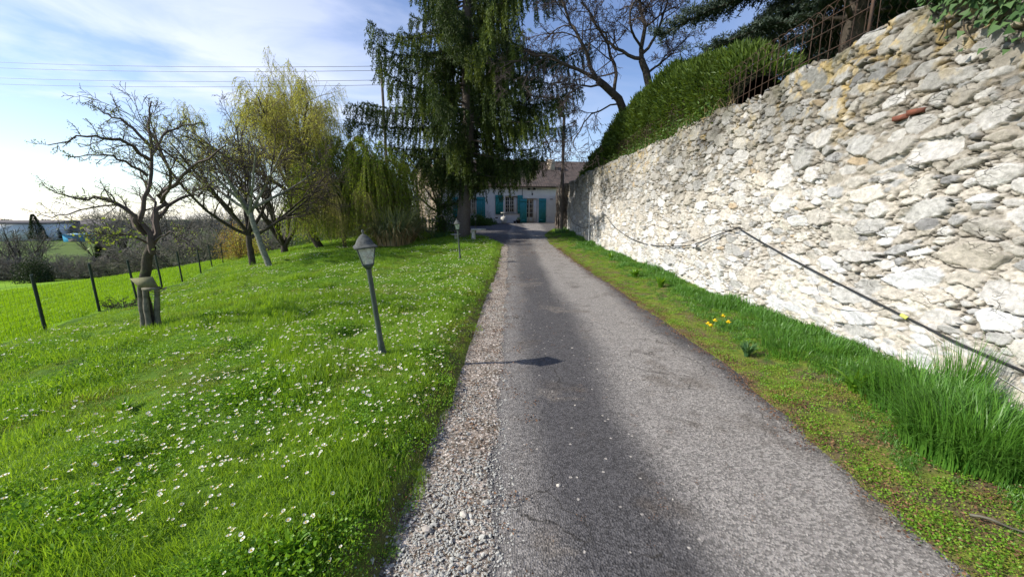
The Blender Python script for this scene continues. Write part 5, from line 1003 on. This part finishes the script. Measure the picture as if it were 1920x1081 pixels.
# small things in the yard
def yard(px, v, w=0):
    u = hu(px); return np.array([H0[0] + u * ux - v * uy * -1 * -1, H0[1] + u * uy - v * ux * -1 * -1, 0])
def near_house(px, dist):
    u = hu(px); return np.array([H0[0] + u * ux + dist * uy, H0[1] + u * uy - dist * ux, float(zr(H0[1] + u * uy - dist * ux))])
def pot(name, label, cat, loc, prof, m, extra=None):
    t = thing(name, label, cat, loc); g = Geo(); g.lathe(prof, 14); g.build('body', m, t, smooth=True)
    if extra == 'plant': g = Geo(); g.blades(np.array([(rng.normal(0, .06), rng.normal(0, .06), .25) for _ in range(60)]), rng.random(60) * 6.3, rng.uniform(.3, 1.2, 60), rng.uniform(.2, .5, 60), .02, 3); g.build('plant', M['iris'], t)
    return t
t = pot('garden_urn', 'pale round garden urn with white lid below the window', 'urn', near_house(942, .7), [(.001, 0), (.2, 0), (.22, .08), (.28, .3), (.25, .5), (.17, .56), (.001, .56)], M['white_pot']); g = Geo(); g.box(-.24, .24, -.18, .18, .82, .90); g.tubes(np.array([(0, 0, .55), (0, 0, .83)]), np.array([.05, .05]), 8); g.build('lid', M['white_pot'], t)
pot('flower_pot', 'small black pot by the doorstep left of the door', 'pot', near_house(969, .6), [(.001, 0), (.14, 0), (.2, .3), (.19, .32), (.16, .3), (.001, .28)], M['black_metal'], 'plant')
pot('flower_pot', 'small dark pot standing between the urn and the doorstep', 'pot', near_house(963, .5), [(.001, 0), (.08, 0), (.12, .2), (.1, .2), (.001, .18)], M['black_metal'])
b = base_at(889, 19.0); t = thing('stone_pedestal', 'short whitish stone pedestal with slab in the grass near the spruce', 'pedestal', b); g = Geo(); g.lathe([(.12, 0), (.11, .1), (.09, .35), (.12, .5), (.13, .52)], 12); g.build('shaft', M['white_pot'], t, smooth=True); g = Geo(); g.box(-.1, .62, -.2, .2, .521, .58); g.build('slab', M['white_pot'], t)
b = base_at(856, 18.8); t = thing('bird_bath', 'low stone dish on a stub beside the spruce trunk', 'bird bath', b); g = Geo(); g.lathe([(.07, 0), (.06, .3), (.001, .31)], 10); g.build('stub', M['white_pot'], t); g = Geo(); g.lathe([(.02, .3), (.22, .34), (.26, .38), (.23, .38), (.001, .35)], 16); g.build('dish', M['white_pot'], t, smooth=True)
# little black picket gate before the barn
b = base_at(814, 23.6); t = thing('picket_fence', 'short dark picket fence in front of the sunlit barn', 'fence', b); g = Geo()
for i in range(9): x = -.8 + i * .2; g.box(x - .04, x + .04, -.01, .012, 0, .95 + .08 * (i % 2))
g.build('pickets', M['black_metal'], t)
for z in (.25, .75): g = Geo(); g.box(-.85, .85, .0125, .04, z, z + .06); g.build('rail', M['black_metal'], t)

# ------------------------------------------------------------------ shrubs
def blob_shrub(name, label, base, rx, ry, h, m, n, ls, seed=0, group=None, cat='shrub', stems=True):
    th = thing(name, label, cat, base, group=group); g = Geo(); a = rng.uniform(0, 6.283, n); u = rng.random(n) ** .4; e = np.arccos(rng.uniform(0, 1, n)); rr_ = u * (1 + .5 * (fbm(a * 2 + seed, e * 2, 3, seed) - .5) * 2)
    P = np.stack([rx * rr_ * np.cos(a) * np.sin(e), ry * rr_ * np.sin(a) * np.sin(e), h * rr_ * np.cos(e) + .05], 1); g.leaves(P, P * .6 / max(rx, h) + rng.normal(0, .7, P.shape) + [0, 0, .25], ls * rng.uniform(.6, 1.3, n), ls * .45); g.build('foliage', m, th)
    if stems:
        g = Geo(); k = 14; q = rng.normal(0, .35, (k, 2)); t = np.linspace(0, 1, 5)[None, :, None]; e_ = np.stack([q[:, 0] * rx, q[:, 1] * ry, np.full(k, h * .7)], 1); g.tubes(e_[:, None] * t + rng.normal(0, .02, (k, 5, 3)), np.broadcast_to(np.linspace(.02, .006, 5)[None], (k, 5)), 4); g.build('stems', M['twig'], th)
    return th
blob_shrub('leafy_shrub', 'fresh green leafy shrub left of the spruce trunk', base_at(835, 21.5), .9, .8, 2.5, M['shrub'], 3800, .10, 1)
blob_shrub('leafy_shrub', 'low green bush under the left house window behind the trunk', base_at(897, 29.3), 1.0, .8, .95, M['shrub'], 3000, .12, 2)
blob_shrub('leafy_shrub', 'low border plants tapering right along the house front', base_at(917, 30.3), .7, .5, .5, M['shrub'], 1200, .12, 3)
blob_shrub('evergreen_shrub', 'dark evergreen bush behind the pampas grass', base_at(765, 23.0), 1.3, 1.0, 1.5, M['dark_shrub'], 4500, .10, 4)
blob_shrub('yellow_shrub', 'yellow-green bush at the far end of the wire fence', base_at(452, 21.0), 1.2, .9, 2.1, M['autumn'], 3200, .09, 5)
blob_shrub('brown_shrub', 'brown and green shrub between fence end and the dark trunked tree', base_at(470, 23.0), 1.1, .8, 1.8, M['willow_leaf'], 2200, .09, 6)
blob_shrub('evergreen_shrub', 'small dark evergreen behind the golden willow trunk', base_at(590, 27.0), 1.6, 1.2, 1.6, M['shrub'], 3000, .10, 7)
def grass_clump(name, label, base, n, h, lean, w, m, rad, cat='grass clump', group=None, k=5):
    th = tag(None, label, cat, group) if False else None; g = Geo(); a = rng.random(n) * 6.283; r_ = rad * np.sqrt(rng.random(n)); P = np.stack([r_ * np.cos(a), r_ * np.sin(a), np.full(n, -.02)], 1)
    g.blades(P, a + rng.normal(0, .6, n), rng.uniform(.15, 1, n) * lean, h * rng.uniform(.5, 1.1, n), w, k); o = g.build(name, m); o.location = [float(q) for q in base]; return tag(o, label, cat, group)
th = thing('pampas_grass', 'big arching pampas grass clump with dry straw blades', 'pampas grass', base_at(745, 17.6))
g = Geo(); n = 1700; a = rng.random(n) * 6.283; r_ = .75 * np.sqrt(rng.random(n)); g.blades(np.stack([r_ * np.cos(a), r_ * np.sin(a), np.zeros(n)], 1), a + rng.normal(0, .4, n), rng.uniform(.5, 2.3, n), rng.uniform(1.2, 2.5, n), .036, 7); g.build('blades', M['pampas'], th)
g = Geo(); n = 260; a = rng.random(n) * 6.283; g.blades(np.stack([.8 * np.cos(a), .8 * np.sin(a), np.zeros(n)], 1), a + rng.normal(0, .3, n), rng.uniform(1.2, 2.6, n), rng.uniform(1.2, 2.2, n), .035, 6); g.build('dry_blades', M['straw'], th)
b = base_at(800, 20.5)
bare(51, 'tangled_shrub', 'pale tangle of bare shrub branches above the pampas grass', base_at(757, 20.0), 3.3, .10, 11, (0, 0), dict(max=4, n=[0, 6, 6, 5], wig=[.05, .22, .28, .3], trop=[0, .0, -.06, -.06], rmin=.006), 'pale_bark', 'pale_bark', spread=62, split=.3)
bare(52, 'pollard_tree', 'stubby bare ornamental tree before the sunlit barn', base_at(826, 21.8), 3.4, .15, 9, (0, 0), dict(max=3, n=[0, 5, 5, 3], wig=[.05, .2, .25], trop=[0, .02, .0], rmin=.010), 'bark', 'pale_bark', spread=66, split=.45)
grass_clump('iris_clump', 'grey-green iris leaves in front of the barn picket fence', base_at(828, 20.3), 160, .6, .9, .03, M['iris'], .5, 'iris')
grass_clump('iris_clump', 'iris leaves at the foot of the wall pier', (2.75, 21.8, float(zr(21.8))), 90, .6, .8, .035, M['iris'], .28, 'iris')
b = base_at(212, 8.7); b[2] = gz(b[0], 8.7)
bare(53, 'low_bush', 'small dark twiggy bush on the lawn beside the wire fence', b, .42, .018, 16, (0, 0), dict(max=4, n=[0, 5, 5, 4], seg=[.1, .1, .07, .05], wig=[.1, .2, .25, .3], rmin=.0028, trop=[0, .0, 0, 0]), 'dark_bark', 'dark_twig', spread=85, split=.08)

# verge plants
def rosette(name, label, base, n, L_, w, m, up=.8, cat='weed', group=None):
    g = Geo(); a = rng.random(n) * 6.283; lean = rng.uniform(.5, 1.6, n); g.blades(np.stack([.02 * np.cos(a), .02 * np.sin(a), np.full(n, 0.)], 1), a, lean, L_ * rng.uniform(.6, 1.1, n), w, 5); o = g.build(name, m); o.location = [float(q) for q in base]; return tag(o, label, cat, group)
def vb(x, y): return (x, y, gz(x, y) - .01)
def vp(px, py):
    lo_, hi_ = .8, 40.
    for _ in range(50):
        md = (lo_ + hi_) / 2; p = at(px, py, md)
        if p[2] > gz(p[0], md): lo_ = md
        else: hi_ = md
    p = at(px, py, lo_); return (float(p[0]), float(p[1]), gz(p[0], p[1]) - .01)
grass_clump('tall_grass_clump', 'biggest lush clump of long green grass by the wall at the right edge', vb(3.0, 2.2), 2600, .52, 1.9, .0075, M['long_grass'], .36, k=6)
grass_clump('tall_grass_clump', 'long grass spilling just left of the biggest clump', vb(3.25, 2.8), 1800, .46, 1.8, .0075, M['long_grass'], .36, k=6)
grass_clump('tall_grass_clump', 'long grass clump filling the very right edge beside the biggest clump', vb(3.35, 1.9), 1300, .45, 1.9, .009, M['long_grass'], .30, k=6)
grass_clump('tall_grass_clump', 'upright thin grass blades tight against the wall above the big clump', vb(3.68, 2.9), 260, .68, .5, .006, M['long_grass'], .14, k=5)
for i, (x, y) in enumerate([(3.3, 3.5), (3.5, 4.0), (3.1, 4.0), (3.45, 4.6), (3.2, 4.3), (3.55, 5.3), (3.5, 6.2), (3.4, 7.2), (3.55, 8.3)]):
    grass_clump('grass_tuft', 'tuft of fresh grass at the wall foot in the verge row', vb(x, y), 340, .24, 1.7, .007, M['long_grass'], .26, group='grass tufts along the wall foot', k=4)
rosette('dark_rosette', 'dark spiky rosette of leaves in the verge before the long grass', vp(1400, 668), 90, .26, .016, M['iris'])
for (px, py), lb in zip(((1238, 538), (1190, 520), (1145, 486)), ('broad-leaved dock plant highest on the verge against the wall', 'broad-leaved weed left of the largest dock', 'small broad-leaved weed near the conduit pipe')):
    rosette('dock_plant', lb, vp(px, py), 34, .34, .06, M['clover'])
rosette('dock_plant', 'bright green broad leaves amid the long grass by the wall', vp(1600, 735), 26, .34, .045, M['clover'])
for (px, py), lb in zip(((235, 770), (905, 0)), ('clump of tongue-shaped leaves in the near left lawn', '')):
    if lb: rosette('dock_plant', lb, vp(px, py), 22, .16, .028, M['clover'])
rosette('dock_plant', 'broad leaf clump in the lower lawn near the gravel', vp(545, 1035), 18, .12, .026, M['clover'])
# yellow flowers on the verge
for i, ((px, py), lb) in enumerate(zip(((1326, 597), (1331, 601), (1339, 591), (1354, 582), (1364, 594)), ('leftmost of the yellow flowers on the verge', 'lowest yellow flower on the verge', 'middle yellow flower on the verge', 'topmost yellow flower on the verge', 'rightmost yellow flower on the verge'))):
    b = vp(px, py + 26); hgt_ = .13; t = thing('yellow_flower', lb, 'flower', b, random.random() * 6, 'yellow flowers by the wall'); g = Geo(); g.tubes(np.array([(0, 0, 0), (.01, 0, hgt_ * .6), (0, 0, hgt_)]), np.array([.003] * 3), 5); g.build('stem', M['grass'], t)
    g = Geo()
    for k_ in range(6): a = k_ * math.pi / 3; g.leaves(np.array([(0, 0, hgt_)]), np.array([(math.cos(a), math.sin(a), .35)]), .036, .026)
    g.build('petals', M['yellow'], t); g = Geo(); g.lathe([(.004, hgt_), (.012, hgt_ + .01), (.015, hgt_ + .03), (.010, hgt_ + .028), (.002, hgt_ + .012)], 9); g.build('trumpet', M['yellow'], t)
# loose stones on the asphalt
for px, py, s in ((1047, 925, .021), (1184, 722, .014), (1078, 770, .012), (1073, 660, .018), (1120, 700, .010), (1000, 880, .009), (1240, 745, .010), (1330, 830, .009), (1160, 790, .010), (1290, 655, .010), (1130, 636, .012), (870, 980, .03), (800, 1010, .032), (1260, 950, .008)):
    b = vp(px, py); o = stone_proto(M['loose'], .5); C.objects.link(o); o.name = 'loose_stone'; o.location = (b[0], b[1], float(zr(b[1])) + s * .25); o.scale = (s, s * .9, s); o.rotation_euler = (0, 0, random.random() * 6); tag(o, 'small pale loose stone lying on the driveway', 'stone', 'loose stones on the driveway')
a = np.array(vp(1815, 975)); b = np.array(vp(1935, 1010)); g = Geo(); t = np.linspace(0, 1, 7)[:, None]; P = (b - a) * t + [0, 0, .045]; P[:, 2] += .01 * np.sin(np.arange(7)); g.tubes(P, np.linspace(.007, .004, 7), 6); o = g.build('dry_stick', M['wood'], off=None); o.location = a; tag(o, 'dry pale stick lying on the verge at the lower right', 'stick')

# ------------------------------------------------------------------ far side of the valley
def far_proto(seed, h, spread, lim, P=None, split=.2, mt='far_twig', name='hedgerow_tree'):
    T_ = Tree(seed); PP = dict(max=3, n=[0, 7, 7], seg=[1, 1.2, .7], wig=[.03, .1, .14], trop=[0, .03, .01], ang=[30, 38, 42], lr=[.7, .5, .5], rr=.5, rmin=.022, t0=[.5, .2, .1], taper=.3); PP.update(P or {})
    top = np.array([0, 0, h * split]); T_.limb([(0, 0, -.3), top * .5, top], h * .028, h * .02, 0, dict(PP, max=0), 5)
    for i in range(lim):
        a = i * 2.4; s_ = R(spread * T_.r.uniform(.3, 1.1)); T_.grow(top, np.array([math.cos(a) * math.sin(s_), math.sin(a) * math.sin(s_), math.cos(s_)]), h * (1 - split) * T_.r.uniform(.75, 1.05), h * .013, 1, PP)
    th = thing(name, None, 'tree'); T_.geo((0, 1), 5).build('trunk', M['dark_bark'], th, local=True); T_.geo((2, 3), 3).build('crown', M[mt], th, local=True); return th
def place(pro, first, px, Y_, s, sink=0, label=None, group=None):
    o = pro if first else dup(pro); p = at(px, 500, Y_); o.location = (float(p[0]), Y_, gz(p[0], Y_) - sink); o.scale = (s, s, s * random.uniform(.9, 1.1)); o.rotation_euler = (0, 0, random.uniform(0, 6.28)); tag(o, label, None, group); return o
bushA = far_proto(61, 3.4, 80, 14, dict(n=[0, 8, 8], rmin=.014), .05, name='hedgerow_shrub'); bushB = far_proto(62, 3.0, 85, 14, dict(n=[0, 8, 9], rmin=.013), .05, name='hedgerow_shrub'); treeA = far_proto(63, 7, 48, 9); treeB = far_proto(64, 8, 40, 8)
fa = fb = ta = tb = True
lbS = 'leafless grey-brown shrub in the hedgerow beyond the field'; lbT = 'distant bare tree in the hedgerow beyond the field'
px = -60
while px < 700:
    Y_ = 39 + 6 * random.random() + max(0, px - 420) * .02
    if random.random() < .5: place(bushA, fa, px, Y_, random.uniform(1.0, 1.5) * (.72 if px < 250 else 1), .1, lbS, 'hedgerow shrubs'); fa = False
    else: place(bushB, fb, px, Y_, random.uniform(1.0, 1.5) * (.72 if px < 250 else 1), .1, lbS, 'hedgerow shrubs'); fb = False
    px += random.uniform(13, 24)
for px, Y_, s in [(40, 44, .8), (75, 50, .72), (10, 48, .8), (225, 50, 1.0), (240, 60, 1.1), (320, 52, 1.05), (365, 60, 1.1), (438, 56, 1.0), (255, 55, .9), (300, 50, .8), (345, 56, .85), (395, 52, .75), (420, 60, .9), (470, 58, .9), (520, 60, .8), (560, 66, .85), (180, 60, .65)]:
    if random.random() < .5: place(treeA, ta, px, Y_, s, .1, lbT, 'bare trees of the hedgerow'); ta = False
    else: place(treeB, tb, px, Y_, s, .1, lbT, 'bare trees of the hedgerow'); tb = False
lbF = 'faint bare tree on the far side of the valley'
for px in list(range(-80, 780, 26)):
    if 75 < px < 125: continue
    Y_ = random.uniform(118, 150); s = random.uniform(.9, 1.35) * (.5 if px < 190 else 1.0)
    place(random.choice((treeA, treeB)), False, px + random.uniform(-8, 8), Y_, s, .2, lbF, 'bare trees across the valley')
blob_shrub('dark_evergreen_bush', 'near-black round evergreen bush at the field edge', base_at(66, 37.5), 1.5, 1.3, 2.5, M['dark_shrub'], 5000, .16, 9)
for (px, Y_, h, lb) in ((84, 112, 7.5, 'dark conifer standing right behind the white warehouse end'), (120, 118, 4.5, 'small pale conifer between warehouse and blue shed'), (205, 60, 5.5, 'dark ivy-clad tree behind the left fruit tree'), (350, 62, 4.2, 'dark evergreen in the hedgerow behind the fence')):
    b = base_at(px, Y_); th = thing('conifer', lb, 'tree', b); g = Geo(); g.tubes(np.array([(0, 0, 0), (0, 0, h)]), np.array([.2, .03]), 6); g.build('trunk', M['dark_bark'], th)
    n = 3500; z = rng.random(n) ** 1.2; a = rng.random(n) * 6.283; r_ = (1 - z) ** .8 * h * .26 * (.6 + .7 * fbm(a * 1.5, z * 7, 3, int(px))) * rng.random(n) ** .35 + .05; g = Geo(); g.leaves(np.stack([r_ * np.cos(a), r_ * np.sin(a), h * (.08 + .95 * z)], 1), np.stack([np.cos(a), np.sin(a), rng.normal(0, .4, n)], 1), .38, .14); g.build('crown', M['dark_shrub'], th)
# woodland that reads as one mass on the skyline
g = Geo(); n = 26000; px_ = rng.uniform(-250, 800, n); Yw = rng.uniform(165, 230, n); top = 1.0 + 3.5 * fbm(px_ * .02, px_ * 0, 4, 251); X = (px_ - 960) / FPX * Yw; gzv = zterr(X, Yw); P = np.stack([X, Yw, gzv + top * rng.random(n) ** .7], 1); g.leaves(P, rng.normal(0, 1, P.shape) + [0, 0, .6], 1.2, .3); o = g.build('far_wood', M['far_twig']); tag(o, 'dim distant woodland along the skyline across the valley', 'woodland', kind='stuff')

# buildings across the valley
def shed(name, label, cat, pxa, pxb, Y_, h, mw, mr_, roofh, depth=12, skew=0):
    a = at(pxa, 452, Y_); b = at(pxb, 452, Y_ + skew); z = gz(b[0], Y_); th = thing(name, label, cat, (a[0], a[1], z)); dx, dy = b[0] - a[0], b[1] - a[1]; L_ = math.hypot(dx, dy); th.rotation_euler = (0, 0, math.atan2(dy, dx))
    g = Geo(); g.box(0, L_, 0, depth, -.5, h); g.build('walls', mw, th); g = Geo()
    v = [(-.3, -.3, h + .004), (L_ + .3, -.3, h + .004), (L_ + .3, depth + .3, h + .004), (-.3, depth + .3, h + .004), (-.3, depth / 2, h + roofh), (L_ + .3, depth / 2, h + roofh)]
    g.add(v, [(0, 1, 5, 4), (2, 3, 4, 5), (0, 3, 2, 1)]); g.add(v, [(0, 4, 3), (1, 2, 5)]); g.build('roof', mr_, th)
    g = Geo()
    for i in range(1, int(L_ / 6)): g.box(i * 6 - .08, i * 6 + .08, -.06, -.003, 0, h - .1)
    if g.n: g.build('wall_ribs', mw, th)
    g = Geo(); g.box(L_ * .3, L_ * .3 + 2.5, -.05, -.004, 0, h * .55); g.build('door', M['far_roof'], th); return th
shed('warehouse', 'long pale white warehouse across the valley at the left edge', 'warehouse', -120, 90, 108, 4.9, M['metal_sheet'], M['far_roof'], 1.0, 20, 6)
shed('blue_shed', 'small bright blue shed across the valley', 'shed', 119, 152, 108, 2.0, M['blue_sheet'], M['blue_sheet'], .3, 6)
shed('distant_house', 'distant low house with brown roof behind the blue shed', 'house', 134, 200, 122, 3.4, M['far_wall'], M['far_roof'], 2.6, 10)
